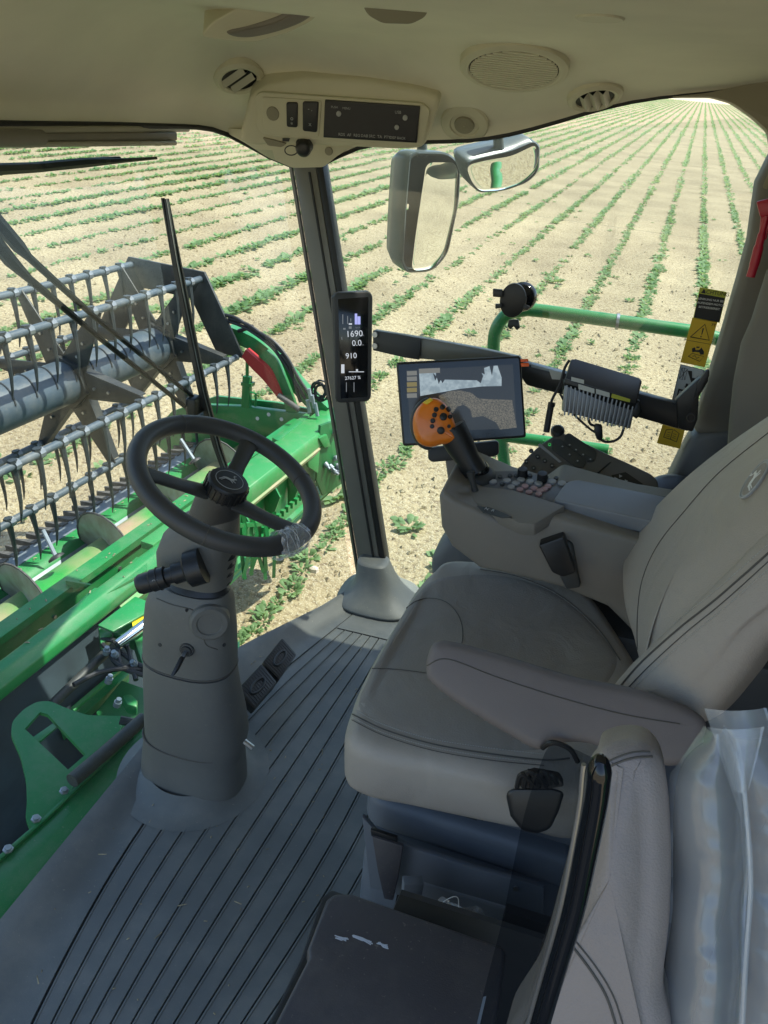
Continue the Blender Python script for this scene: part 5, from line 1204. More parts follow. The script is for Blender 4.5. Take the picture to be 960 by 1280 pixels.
slab('console_foot', Pl((0, 1.75, 0), (0, -1, .0)), [(536, 700), (560, 670), (640, 700), (640, 780), (540, 760)], .14, 'pillar_base', cn, bevel=.03, seg=3)
MB().box(.02, .9, 1.66, 1.84, -.0, .66).build('rear_body', 'plastic_dark', cn, bevel=.02)
MB().box(.10, .9, 1.44, 1.66, -.0, .50).build('rear_body', 'plastic_dark', cn, bevel=.02)
# joystick
js = empty('control_lever', kp2.p(598, 590), 'orange joystick lever with black buttons on the console', 'joystick')
MB().ball(V(*kp2.p(597, 588, .012)), .028).build('ball_joint', 'gloss_black', js)
MB().lathe([(.045, 0), (.040, .012), (.030, .02)], kp2.p(597, 597, -.005), kp2.n, 28).build('gaiter', 'plastic_dark', js)
JP = Pl(kp2.p(597, 588, .02), (.20, -.92, .36))
a, b = JP.p(594, 590), JP.p(563, 535, .01)
MB().tube([a, a.lerp(b, .3), a.lerp(b, .6), b], [.030, .028, .033, .036], 24).build('shaft', 'plastic_black', js)
jo = [(517, 540), (517, 520), (526, 505), (542, 497), (556, 503), (566, 520), (573, 545), (568, 553), (552, 556), (538, 559), (524, 554)]
jm = pillow_mb([JP.p(x, y, .045) for x, y in jo], JP.n, .055, .018, .004, N=60); JB = jm.bvh(); jm.build('grip', 'orange_plastic', js, sharp=180)
jb = pillow_mb([JP.p(x, y, .02) for x, y in [(514, 540), (514, 518), (524, 502), (536, 498), (540, 520), (540, 560), (524, 558)]], JP.n, .03, .010, .002, N=50); jb.build('grip_back', 'plastic_dark', js, sharp=180)
for (x, y, r) in ((545, 512, .0055), (543, 519, .0055), (541, 526, .0055), (540, 533, .005), (553, 509, .006), (560, 512, .006), (554, 521, .0085), (551, 538, .0085), (562, 521, .005), (561, 533, .004), (566, 536, .003)):
    h = JB.ray_cast(CAM, ray(x, y).normalized())
    if h[0] is None: continue
    n_ = h[1] if h[1].dot(CAM-h[0]) > 0 else -h[1]; MB().lathe([(r, -.001), (r, .004), (r*.7, .0055), (0, .0055)], h[0], n_, 16, cap=False).build('button', 'plastic_black', js)
slab('yellow_tab', JP, [(528, 503), (538, 497), (542, 500), (534, 506)], .02, 'yellow', js, h=.045, bevel=.002)
# rear control panel
cp = empty('switch_panel', (0, 1.85, .72), 'dark sloping switch panel behind the console keypad', 'control panel')
QP = Pl((.0, 1.85, .748), (-.12, -.62, .78))
slab('panel', QP, [(645, 598), (648, 585), (658, 571), (674, 556), (690, 545), (704, 540), (722, 548), (750, 562), (790, 580), (815, 592), (824, 602), (820, 618), (760, 608), (690, 600)], .045, 'panel_grey', cp, bevel=.008, seg=3, r=5)
slab('pad_group', QP, [(706, 543), (712, 541), (746, 564), (744, 576), (736, 578), (704, 556)], .003, 'button_dark', cp, r=3, h=.003, bevel=.001)
slab('pad_group', QP, [(690, 549), (700, 548), (734, 574), (730, 584), (720, 584), (690, 562)], .003, 'button_dark', cp, r=3, h=.003, bevel=.001)
slab('panel_strip', QP, [(672, 556), (675, 554), (702, 577), (699, 578)], .002, 'button_grey', cp, h=.002)
slab('panel_step', QP, [(762, 578), (764, 577), (748, 592), (745, 592)], .002, 'plastic_black', cp, h=.002)
for (x, y) in ((664, 564), (672, 571), (681, 576), (690, 582), (700, 587), (658, 577), (667, 585), (677, 590), (690, 596), (712, 556), (720, 562), (729, 568), (738, 574), (703, 558), (712, 568), (722, 576)):
    c = QP.p(x, y, .002); MB().lathe([(.006, 0), (.006, .003), (0, .0035)], c, QP.n, 12, cap=False).build('button', 'button_dark', cp)
    MB().obox(QP.p(x, y, .006), QP.frame((660, 570), (700, 590))[0], QP.frame((660, 570), (700, 590))[1], QP.n, .004, .0035, .0004).build('button_mark', 'print_grey', cp)
for (x, y) in ((681, 550), (687, 556)): MB().lathe([(.004, 0), (.004, .003), (.003, .0035)], QP.p(x, y, .002), QP.n, 12, cap=False).build('indicator_button', 'led_green', cp)
slab('arrow_keys', QP, [(764, 594), (782, 590), (804, 605), (788, 610), (768, 604)], .003, 'plastic_black', cp, h=.002)
for (x, y) in ((770, 598), (776, 595), (783, 601), (793, 606), (779, 604)): slab('arrow', QP, [(x-2, y-2), (x+2, y), (x-2, y+2)], .001, 'print_grey', cp, h=.004)
slab('socket_strip', QP, [(724, 596), (730, 593), (764, 604), (762, 610)], .003, 'plastic_black', cp, h=.002)
MB().lathe([(.018, 0), (.018, .012), (.012, .018), (0, .019)], QP.p(697, 541, -.01), QP.n, 20, cap=False).build('round_knob', 'plastic_black', cp)
MB().lathe([(.09, 0), (.085, .03), (.06, .045), (0, .045)], at(850, 612, Y=1.95)+V(0, 0, -.04), (0, -.3, 1), 30, cap=False).build('belt_guide', 'plastic_black', cp)

# ------------------------------------------------------------------ pillar monitor
MP = Pl(at(440, 430, Y=2.03), (.38, -.90, .12))
mo = empty('pillar_display', MP.P0, 'tall narrow black display with LCD figures on the front pillar', 'display')
slab('housing', MP, [(417, 370), (422, 366), (462, 364), (466, 370), (464, 497), (460, 502), (424, 504), (419, 500)], .05, 'plastic_dark', mo, bevel=.005, seg=3, r=4)
slab('bezel_side', MP, [(415, 372), (420, 368), (426, 500), (420, 503)], .05, 'plastic_dark', mo, h=-.008, bevel=.003)
slab('screen', MP, [(422.5, 374), (460.5, 371), (459.5, 496), (426, 498.5)], .003, 'gloss_black', mo, h=.0012, bevel=.001)
mu, mv = MP.frame((424, 440), (459, 438))
def mt(s, size, x, y, m='lcd_text', al='CENTER'): return text(s, size, MP.p(x, y, .0024), mu, mv, m, mo, 'readout', align=al)
mt('1690', .0245, 443, 417.5); mt('0.0', .0235, 446, 429); mt('910', .0225, 439, 445)
mt('27627 %', .0135, 441, 472.5, 'lcd_text'); mt('E', .010, 427.5, 423, 'lcd_dim'); mt('mm', .006, 453, 431, 'lcd_dim'); mt('km h', .006, 447, 409.5, 'lcd_dim'); mt('^', .012, 454, 420, 'lcd_dim')
def mbar(x0, y0, x1, y1, m='lcd_bar', nm='bar'): slab(nm, MP, [(x0, y0), (x1, y0), (x1, y1), (x0, y1)], .0003, m, mo, h=.0022)
mbar(443.5, 392, 446.5, 405.5); mbar(446.8, 395.5, 450.5, 405.5); mbar(426.5, 455.5, 430.5, 466.5, 'lcd_text'); mbar(436, 464.3, 455, 465.2, 'lcd_text', 'scale_line'); mbar(445, 461.5, 447.5, 464, 'lcd_text', 'scale_mark')
for (x, y0, y1) in ((428, 393, 405), (434, 395, 405), (438, 398, 402), (432.5, 478, 490), (442, 478, 490)): mbar(x, y0, x+1, y1, 'lcd_dim', 'scale_line')
mbar(429, 410, 432, 412, 'lcd_dim'); mbar(436, 404, 440, 406, 'lcd_text'); mbar(436, 408, 439.5, 411, 'lcd_dim')

# ------------------------------------------------------------------ tablet
TP = Pl(at(575, 500, Y=1.78), (.18, -.93, .26))
ta = empty('tablet_display', TP.P0, 'large black touchscreen tablet behind the orange joystick', 'tablet display')
slab('housing', TP, [(495, 453), (651, 444.5), (658, 547), (503.5, 558)], .03, 'plastic_black', ta, bevel=.005, seg=3, r=4)
slab('glass', TP, [(498, 456), (648.5, 447.5), (655, 544), (506, 554.5)], .003, 'gloss_black', ta, h=.0015, r=3)
slab('screen', TP, [(508, 463), (641, 455.5), (646, 535), (513, 541)], .0004, 'screen_dark', ta, h=.0022)
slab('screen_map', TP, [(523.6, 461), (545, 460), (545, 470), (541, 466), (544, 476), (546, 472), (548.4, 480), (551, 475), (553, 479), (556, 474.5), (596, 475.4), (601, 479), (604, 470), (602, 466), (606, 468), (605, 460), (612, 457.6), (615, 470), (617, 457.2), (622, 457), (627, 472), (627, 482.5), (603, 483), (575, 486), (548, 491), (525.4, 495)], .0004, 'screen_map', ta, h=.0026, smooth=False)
slab('painted_soil_reflection', TP, [(548, 495), (562, 489), (575, 488), (589, 491), (598, 498), (610, 499), (640, 500), (646, 534.5), (625, 537), (620, 528), (604, 520), (590, 522), (588, 512), (580, 506), (572, 508), (566, 516), (556, 512)], .0004, 'painted_soil_reflection', ta, h=.0026, smooth=False)  # glowing patch painted in as brown soil reflected by the screen
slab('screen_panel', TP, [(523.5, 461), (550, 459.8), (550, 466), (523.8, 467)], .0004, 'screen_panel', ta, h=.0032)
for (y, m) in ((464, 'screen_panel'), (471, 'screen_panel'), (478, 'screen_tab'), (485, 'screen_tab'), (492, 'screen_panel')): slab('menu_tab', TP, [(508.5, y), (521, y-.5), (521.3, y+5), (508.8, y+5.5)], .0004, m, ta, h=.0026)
slab('mount_shelf', Pl(TP.P0+V(0, .02, -.1), TP.n), [(535, 560), (620, 551), (624, 553), (624, 568), (618, 571), (540, 578), (535, 574)], .03, 'plastic_dark', ta, bevel=.005, r=3)
slab('mount_post', Pl(TP.P0+V(0, .03, -.1), TP.n), [(556, 570), (580, 570), (600, 612), (562, 612)], .02, 'console_plastic', ta, bevel=.004)
pc = empty('cable_connector', TP.p(655, 456), 'small orange cable connector at the upper corner of the tablet', 'connector')
slab('plug', TP, [(651, 449), (660, 448.5), (661, 452), (651, 452.5)], .015, 'orange_bright', pc, bevel=.001, h=.004)
slab('plug', TP, [(651, 454), (661, 453.5), (661.5, 458), (652, 458.5)], .015, 'orange_bright', pc, bevel=.001, h=.006)

# ------------------------------------------------------------------ equipment bar
BP = Pl((0, 1.98, .9), (0, -1, .05))
br_ = empty('equipment_bar', at(650, 460, Y=2.0), 'black equipment bar running from front pillar past the tablet', 'mounting bar')
slab('front_arm', BP, [(466, 413), (528, 423), (600, 436), (650, 447), (656, 470), (600, 462), (540, 450), (505, 447), (466, 438)], .03, 'pillar_metal', br_, bevel=.004)
slab('bar_cover', BP, [(466, 413), (526, 423), (524, 450), (505, 447), (466, 438)], .01, 'plastic_dark', br_, bevel=.002, h=.010)
for (x, y) in ((469, 418), (469, 432)): MB().lathe([(.008, 0), (.008, .006)], BP.p(x, y, .01), BP.n, 8).build('bolt', 'steel', br_)
slab('rear_arm', BP, [(648, 450), (664, 456), (704, 466), (800, 492), (868, 511), (862, 540), (845, 536), (790, 520), (704, 494), (658, 482), (650, 470)], .04, 'plastic_black', br_, bevel=.006, h=.01)
slab('bar_top', BP, [(664, 455), (704, 466), (704, 469), (664, 459)], .03, 'galvanised', br_, h=.014, bevel=.001)
slab('bar_label', BP, [(686, 462), (704, 466), (704, 475), (690, 474)], .001, 'label_pale', br_, h=.0165)
slab('end_bracket', BP, [(845, 500), (872, 475), (884, 466), (886, 476), (874, 496), (872, 525), (866, 540), (848, 536)], .03, 'plastic_black', br_, bevel=.004, h=.018)
slab('clamp_lever', BP, [(872, 480), (882, 464), (887, 462), (887, 470), (877, 490), (868, 500)], .02, 'hose_black', br_, bevel=.004, h=.026)
MB().tube([BP.p(864+5*math.cos(t), 522+5*math.sin(t), .05) for t in np.arange(0, 6.2, .4)], .002, 6, closed=True).build('ring', 'hose_black', br_)

# ------------------------------------------------------------------ finned receiver
RP = Pl((0, 1.88, .9), (.10, -.95, .18))
rx = empty('receiver_box', RP.p(750, 495), 'black and silver finned receiver box clamped on the bar', 'receiver')
TPl = Pl(RP.p(706, 475), (.12, -.45, .88))
slab('fin_block', RP, [(706, 476), (795, 503), (788, 536), (703, 514)], .035, 'heatsink', rx, bevel=.002)
for i in range(17):
    f = (i+.4)/17.2; x0, y0 = 706+(795-706)*f, 477+(503-477)*f; x1, y1 = 703+(787-703)*f, 517+(536-515)*f+random.uniform(-1.5, 2)
    w = 1.6; slab('fin', RP, [(x0, y0+4), (x0+w, y0+4.5), (x1+w, y1+.5), (x1, y1)], .014, 'heatsink', rx, h=.014)
slab('top_cover', TPl, [(706, 477), (714, 448.5), (720, 448), (800, 472), (803, 476), (796, 504)], .03, 'plastic_black', rx, bevel=.004, seg=3, h=.002)
slab('front_lip', RP, [(706, 473), (796, 500), (795, 506), (706, 479)], .01, 'plastic_dark', rx, h=.012, bevel=.001)
slab('label', RP, [(714, 471), (730, 475), (730, 480), (714, 476)], .001, 'label_pale', rx, h=.024)
slab('label', RP, [(723, 480), (743, 486), (743, 492), (723, 486)], .001, 'label_pale', rx, h=.029)
slab('label', RP, [(745, 486), (762, 491), (762, 497), (745, 492)], .001, 'label_pale', rx, h=.029)
slab('label', RP, [(765, 492), (788, 499), (787, 503), (764, 497)], .001, 'sticker_green', rx, h=.029)
slab('clamp_knob', RP, [(792, 505), (800, 500), (803, 515), (796, 524), (790, 520)], .03, 'plastic_black', rx, bevel=.003)
def cable(px, r, pl=RP, h=-.01, nm='cable', parent=rx): MB().tube(smooth_poly([pl.p(x, y, h) for x, y in px], 8*len(px), closed=False), r, 8).build(nm, 'hose_black', parent)
cable([(712, 450), (706, 460), (700, 480), (690, 500), (688, 512)], .0035)
cable([(700, 492), (712, 512), (728, 528), (740, 538), (748, 542)], .003)
cable([(735, 522), (738, 530), (746, 534), (748, 545), (756, 552), (768, 551), (776, 545), (780, 534)], .0035)
slab('plug', RP, [(744, 530), (753, 531), (754, 548), (750, 552), (746, 549), (743, 540)], .018, 'plastic_black', rx, h=.0, bevel=.004)
aa = empty('cable_lead', RP.p(686, 520), 'short thick black sleeved lead rising from the switch panel', 'cable')
MB().tube(smooth_poly([RP.p(x, y, -.02) for x, y in ((683, 540), (686, 522), (689, 506))], 16, closed=False), .0085, 10).build('sleeve', 'hose_black', aa)
MB().tube([RP.p(689, 508, -.02), RP.p(690, 503, -.02)], .0095, 10).build('sleeve_end', 'plastic_black', aa)

# ------------------------------------------------------------------ phone suction mount on the side window
SM = Pl((-.2, 2.09, 1.06), (.05, -1, .1))
ph = empty('phone_mount', SM.p(643, 373), 'round black suction phone mount stuck on the side window', 'phone mount')
c = SM.p(653, 371, -.035); MB().lathe([(.040, 0), (.037, .012), (.030, .02), (.012, .03), (0, .03)], c, SM.n, 36, cap=False).build('suction_cup', 'gloss_black', ph)
c = SM.p(641, 376); MB().prism([c+V(math.cos(t)*.036, 0, math.sin(t)*.046) for t in np.arange(0, 6.2, .15)], (0, .014, 0)).build('cradle', 'plastic_black', ph, bevel=.003)
for pts in ([(616, 361), (628, 362), (628, 372), (616, 371)], [(619, 380), (627, 380), (627, 385), (619, 386)], [(655, 380), (662, 383), (660, 388), (653, 386)], [(634, 408), (636, 400), (648, 400), (650, 410), (646, 413), (642, 408), (638, 412)]):
    slab('clamp_arm', SM, pts, .018, 'plastic_black', ph, bevel=.002, h=.012)

# ------------------------------------------------------------------ stickers on the side window
GPn = Pl((0, 2.135, 0), (0, -1, 0))
def sticker(px, m, lab, nm='warning_sticker'):
    c = GPn.p(sum(p[0] for p in px)/4, sum(p[1] for p in px)/4); e = empty(nm, c, lab, 'sticker'); slab('backing', GPn, px, .0012, m, e, bevel=0); return e
def spt(q, f, g, h=.0008):  # bilinear inside the sticker quad
    tl, tr_, br2, bl2 = q; x = (tl[0]*(1-f)+tr_[0]*f)*(1-g)+(bl2[0]*(1-f)+br2[0]*f)*g; y = (tl[1]*(1-f)+tr_[1]*f)*(1-g)+(bl2[1]*(1-f)+br2[1]*f)*g; return GPn.p(x, y, h)
def spoly(q, fg, m, e, nm='print', h=.0008): MB().prism([spt(q, f, g, h) for f, g in fg], (0, .0003, 0)).build(nm, m, e, smooth=False)
def sline(q, fg, r, m, e, nm='print'): MB().tube([spt(q, f, g, .0008) for f, g in fg], r, 4).build(nm, m, e)
X1, ZZ = V(1, 0, 0), V(0, 0, 1)
q = [(875, 359), (908.5, 365), (899.5, 403.5), (866.5, 397.5)]
s1_ = sticker(q, 'sticker_green', 'black German ACHTUNG sticker with white text at the top of the strip')
spoly(q, [(.02, .20), (.98, .20), (.98, .98), (.02, .98)], 'print_black', s1_)
spoly(q, [(.08, .17), (.16, .03), (.24, .17)], 'print_black', s1_)
text('ACHTUNG', .0135, spt(q, .62, .10, .0012), X1, ZZ, 'print_black', s1_)
for i, s in enumerate(('LENKUNG NUR BEI', 'LAUFENDEM MOTOR', 'BETRIEBSBEREIT')): text(s, .0075, spt(q, .5, .34+i*.13, .0014), X1, ZZ, 'print_white', s1_)
q = [(865, 396+3), (898.5, 404.5), (880.5, 460.5), (849.5, 453.5)]; q = [(865.5, 397), (897, 402), (881, 459), (850.5, 453)]
s2_ = sticker(q, 'sticker_yellow', 'yellow sticker with warning triangle and exclamation mark below the black one')
sline(q, [(.12, .42), (.55, .10), (.88, .42), (.12, .42)], .0013, 'print_black', s2_)
spoly(q, [(.50, .19), (.56, .19), (.545, .33), (.515, .33)], 'print_black', s2_); spoly(q, [(.50, .36), (.55, .36), (.55, .39), (.50, .39)], 'print_black', s2_)
sline(q, [(.02, .5), (.98, .5)], .0006, 'print_black', s2_)
spoly(q, [(.30, .66), (.40, .62), (.46, .68), (.60, .66), (.66, .60), (.80, .68), (.82, .74), (.70, .76), (.62, .71), (.44, .72), (.36, .74)], 'print_black', s2_); spoly(q, [(.46, .60), (.58, .59), (.58, .62), (.46, .63)], 'print_black', s2_)
sline(q, [(.24, .84), (.36, .76), (.84, .78), (.74, .90), (.24, .84)], .0008, 'print_black', s2_); sline(q, [(.40, .82), (.50, .80), (.58, .85), (.68, .81)], .001, 'print_black', s2_)
text('7T', .010, spt(q, .88, .09, .0012), X1, ZZ, 'print_black', s2_)
q = [(851, 455.5), (880, 462.5), (869, 508), (840, 501)]
s3_ = sticker(q, 'sticker_white', 'white emergency exit sticker showing a hammer and running man')
sline(q, [(.0, .0), (1, 0), (1, 1), (0, 1), (0, 0)], .0009, 'print_black', s3_)
sline(q, [(.08, .08), (.32, .38)], .0008, 'print_black', s3_); sline(q, [(.32, .08), (.08, .38)], .0008, 'print_black', s3_); sline(q, [(.2, .06), (.2, .40)], .0008, 'print_black', s3_); sline(q, [(.08, .08), (.32, .08), (.32, .38), (.08, .38), (.08, .08)], .0006, 'print_black', s3_)
spoly(q, [(.34, .12), (.52, .10), (.60, .28), (.92, .26), (.92, .36), (.66, .46), (.54, .34)], 'print_black', s3_)
spoly(q, [(.40, .46), (.50, .46), (.50, .54), (.54, .54), (.45, .61), (.36, .54), (.40, .54)], 'print_black', s3_)
spoly(q, [(.14, .64), (.60, .64), (.60, .72), (.52, .72), (.52, .69), (.20, .69), (.20, .93), (.52, .93), (.52, .98), (.14, .98)], 'print_black', s3_)
sline(q, [(.26, .90), (.36, .82), (.36, .74), (.48, .80)], .0014, 'print_black', s3_); sline(q, [(.36, .82), (.46, .86), (.44, .92)], .0014, 'print_black', s3_); MB().ball(spt(q, .40, .72), .0022, 8).build('print', 'print_black', s3_)
q = [(829, 528), (857, 534), (850, 561), (821, 554)]
s4_ = sticker(q, 'sticker_yellow', 'yellow sticker with an open book symbol at the bottom of the strip')
sline(q, [(.22, .3), (.48, .22), (.5, .3), (.54, .22), (.8, .34), (.78, .74), (.5, .68), (.2, .66), (.22, .3)], .001, 'print_black', s4_); sline(q, [(.5, .3), (.5, .68)], .001, 'print_black', s4_)
for g in (.4, .5, .58): sline(q, [(.3, g), (.44, g)], .0006, 'print_black', s4_); sline(q, [(.56, g), (.7, g+.02)], .0006, 'print_black', s4_)

# ------------------------------------------------------------------ emergency hammer
HP = Pl((0.35, 1.99, 1.3), (-.2, -1, 0))
hm = empty('emergency_hammer', HP.p(945, 300), 'red plastic emergency hammer clipped on the rear pillar', 'emergency hammer')
MB().tube(smooth_poly([HP.p(x, y) for x, y in ((958, 270), (953, 290), (948, 310), (943, 330), (938, 346))], 20, closed=False), [.007]*6+[.009]*4+[.011]*6+[.010]*5, 12).build('handle', 'red_plastic', hm)
slab('head', HP, [(945, 252), (970, 246), (972, 268), (950, 272)], .025, 'red_plastic', hm, bevel=.004, h=.006)
slab('clip', HP, [(951, 268), (964, 268), (958, 300), (948, 300)], .016, 'red_plastic', hm, bevel=.003)

# ------------------------------------------------------------------ handrail outside
hr = empty('grab_rail', at(700, 400, Y=2.7), 'green tubular grab rail outside the side window', 'handrail')
YH = ppl(2.72)
P = [YH.p(915, 428), YH.p(860, 414), YH.p(760, 400), YH.p(680, 389)]+smooth_poly([YH.p(660, 387), YH.p(634, 393), YH.p(619, 415), YH.p(617, 445)], 14, closed=False)+[YH.p(620, 500), YH.p(632, 590), YH.p(640, 660)]
MB().tube(P, .0235, 16).build('rail', 'green_paint', hr)
MB().tube([YH.p(631, 545), YH.p(760, 563)], .0225, 16).build('lower_rail', 'green_paint', hr)
MB().lathe([(.028, 0), (.028, .01)], YH.p(770, 402), (1, 0, .04), 16).build('rail_clamp', 'steel', hr)

# ------------------------------------------------------------------ mirrors on roof arms outside
def mirror(nm, out, inner, c, n, th, lab, stem, bul=.001):
    Q = Pl(c, n); e = empty(nm, c, lab, 'mirror', 'outside rear view mirrors')
    o2 = roundpoly(out, 12, 5); N = len(o2)
    cx = sum(p[0] for p in out)/len(out); cy = sum(p[1] for p in out)/len(out)
    rg = [[Q.p(x, y, 0) for x, y in o2], [Q.p(x, y, -.01) for x, y in o2]]
    back = Vector(Q.n)*-th
    rg += [[Q.p(cx+(x-cx)*s, cy+(y-cy)*s)-Q.n*d for x, y in o2] for s, d in ((1.0, .02), (.97, th*.6), (.86, th*.9), (.6, th), (.05, th*1.02))]
    rg = [[Q.p(cx+(x-cx)*.93, cy+(y-cy)*.94, -.004) for x, y in o2], [Q.p(cx+(x-cx)*.97, cy+(y-cy)*.97, .002) for x, y in o2]]+rg
    MB().rings(rg, cap=False).build('shell', 'mirror_shell', e, sharp=60)
    i2 = roundpoly(inner, 10, 5); ic = Q.p(sum(p[0] for p in inner)/len(inner), sum(p[1] for p in inner)/len(inner), .006)
    P = [Q.p(x, y, .007) for x, y in i2]; L = len(P); rings = [P]
    for f in [1-i_/16 for i_ in range(1, 16)]+[.01]: rings.append([ic+(p-ic)*f+Q.n*(bul*(1-f*f)-.003) for p in P])
    MB().rings(rings, cap=False).build('glass', 'mirror', e, sharp=180)
    MB().tube(stem, .016, 12).build('stem', 'mirror_shell', e)
c = at(535, 265, Y=2.42)
mirror('wing_mirror', [(512, 189), (560, 190), (576, 205), (574, 250), (560, 318), (540, 340), (508, 341), (502, 330), (506, 260)], [(533, 203), (568, 203), (573, 214), (570, 262), (556, 320), (540, 336), (514, 339), (520, 290)], c, (.80, -.57, -.10), .11, 'tall dark rear view mirror hanging outside at the roof edge', [at(528, 195, Y=2.46), at(527, 170, Y=2.44), at(526, 120, Y=2.40)])
c = at(628, 212, Y=2.46)
mirror('wing_mirror', [(581, 203), (600, 197), (640, 188), (668, 176), (675, 182), (674, 214), (660, 228), (630, 239), (598, 241), (588, 230)], [(582, 207), (605, 201), (640, 195), (669, 181), (673, 192), (672, 212), (655, 228), (625, 238), (600, 239), (590, 228)], c, (.76, -.545, -.36), .10, 'small wide angle mirror to the right of the tall one', [at(624, 190, Y=2.46), at(623, 172, Y=2.44), at(622, 140, Y=2.4)])

# ------------------------------------------------------------------ overhead items, placed on the headliner
def chit(x, y):
    h = CB.ray_cast(CAM, ray(x, y).normalized())
    if h[0] is None: p = at(x, y, Z=1.6); return p, V(0, 0, -1)
    n_ = h[1] if h[1].dot(ray(x, y)) < 0 else -h[1]; return h[0], n_
def cfit(x, y, rpx):
    # fit a mounting plane to the curved headliner round one fitting
    p, n_ = chit(x, y); r = rpx/F*(p-CAM).dot(FW); u = (RT-n_*RT.dot(n_)).normalized(); v = n_.cross(u); Q = [p]
    for k in range(16):
        s = p+(u*math.cos(k*math.pi/8)+v*math.sin(k*math.pi/8))*r+n_*.15
        h = CB.ray_cast(s, -n_, .4)
        if h[0] is not None: Q.append(h[0])
    A = np.array([tuple(q) for q in Q]); c = A.mean(0); n2 = Vector(np.linalg.svd(A-c)[2][2]); n2 = n2 if n2.dot(n_) > 0 else -n2
    top = max((Vector(a)-Vector(c)).dot(n2) for a in A)
    return Vector(c)+n2*(top*.55+.002), n2, r
def vent(x, y, rpx, ang, lab, nb=4):
    p, n_, r = cfit(x, y, rpx); r /= 1.2; MB().lathe([(r*1.22, -.03), (r*1.22, .002)], p, n_, 40, cap=False); e = empty('air_vent', p, lab, 'air vent', 'round air vents in the headliner')
    u = (RT-n_*RT.dot(n_)).normalized(); v = n_.cross(u)
    MB().lathe([(r*1.22, -.03), (r*1.22, .0), (r*1.20, .005), (r*1.02, .011), (r*.95, .010), (r*.86, .008), (r*.84, .003)], p, n_, 40, cap=False).build('ring', 'trim_tan', e)
    MB().lathe([(r*.86, .004), (0.001, .004)], p, n_, 32).build('throat', 'plastic_black', e)
    a = u*math.cos(ang)+v*math.sin(ang); b = n_.cross(a)
    for k in range(nb):
        off = (k-(nb-1)/2)*r*1.25/nb; hw = math.sqrt(max(1e-6, (r*.8)**2-off*off))
        if abs(off) < .004 and nb == 2: continue
        c0 = p+a*off+n_*.010; MB().rings([[c0-b*hw*s_+a*(t*.5)*r*.42+n_*dz for s_ in (1,)]+[c0+b*hw*q_+a*(t*.5)*r*.42+n_*dz for q_ in (-.6, 0, .6, 1)] for t, dz in ((-1, -.006), (0, .006), (1, -.006))], cap=False, closed=False).build('blade', 'vent_blade', e)
vent(298, 92, 31, 2.2, 'round tan air vent left of the radio panel', 2)
p, n_, r = cfit(583, 163, 26); e = empty('air_vent', p, 'closed flat round vent near the small mirror', 'air vent', 'round air vents in the headliner')
MB().lathe([(r*1.15, -.02), (r*1.15, 0), (r*1.08, .004), (r*.7, .006), (r*.66, .002), (0.001, .002)], p, n_, 36, cap=False).build('ring', 'trim_tan', e)
MB().lathe([(r*.5, 0), (r*.46, .007), (.001, .008)], p, n_, 24, cap=False).build('shutter', 'trim_tan_dark', e)
vent(745, 122, 33, .4, 'round tan vent with open slots below the speaker', 3)
p, n_, r = cfit(643, 79, 68); e = empty('speaker', p, 'round slotted speaker grille in the headliner', 'speaker')
u = (RT-n_*RT.dot(n_)).normalized(); v = n_.cross(u); ce = (p-CAM).dot(FW)
MB().lathe([(r, -.04), (r, -.004), (r*.99, .004), (r*.92, .009), (r*.85, .008), (r*.82, .004)], p, n_, 56, cap=False).build('rim', 'trim_tan', e)
MB().lathe([(r*.83, .003), (0.001, .003)], p, n_, 40).build('grille_back', 'seam_dark', e)
for k in range(17):
    off = (k-8)*r*1.56/17; hw = math.sqrt((r*.80)**2-off*off); MB().obox(p+v*off+n_*.0055, u, v, n_, 2*hw, r*1.56/17*.62, .003).build('grille_slat', 'trim_tan', e)
p, n_ = chit(338, 26); e = empty('roof_recess', p, 'grey oval recess moulded into the headliner at the top', 'headliner recess')
nn_ = ((CAM-p).normalized()*.75+n_*.5).normalized(); RQ = Pl(p+nn_*.10, nn_)
slab('lip', RQ, [(250, 46), (262, 30), (300, 8), (340, -8), (404, -16), (406, 8), (392, 26), (360, 42), (318, 54), (284, 52)], .09, 'trim_tan', e, bevel=.012, r=10, seg=4, sharp=70)
pd = pillow_mb([RQ.p(x, y, .004) for x, y in [(284, 40), (312, 33), (345, 22), (375, 8), (394, 3), (398, 12), (380, 28), (350, 40), (315, 48), (292, 47)]], RQ.n, .012, .006, .003, N=60); pd.build('pad', 'console_plastic', e, sharp=180)
p, n_ = chit(496, 14); e = empty('cabin_lamp', p, 'small brown interior lamp at the top of the headliner', 'interior lamp')
nn_ = ((CAM-p).normalized()*.6+n_*.6).normalized(); RQ = Pl(p+nn_*.008, nn_)
slab('lens', RQ, [(453, 8), (537, 8), (532, 22), (514, 31), (478, 30), (460, 20)], .05, 'trim_tan_dark', e, bevel=.005, r=6, seg=3)
slab('frame', RQ, [(438, 2), (552, 2), (548, 9), (444, 8)], .04, 'trim_tan', e, bevel=.003, h=.004, r=3)
for (x, y, w) in ((750, 22, 26),):
    p, n_ = chit(x, y); tag(MB().lathe([(w/F*(p-CAM).length, -.002), (w/F*(p-CAM).length*.9, .003), (.001, .004)], p, n_, 30, cap=False).build('blanking_plug', 'trim_tan'), 'small round blanking plug in the headliner near the top edge', 'plug')

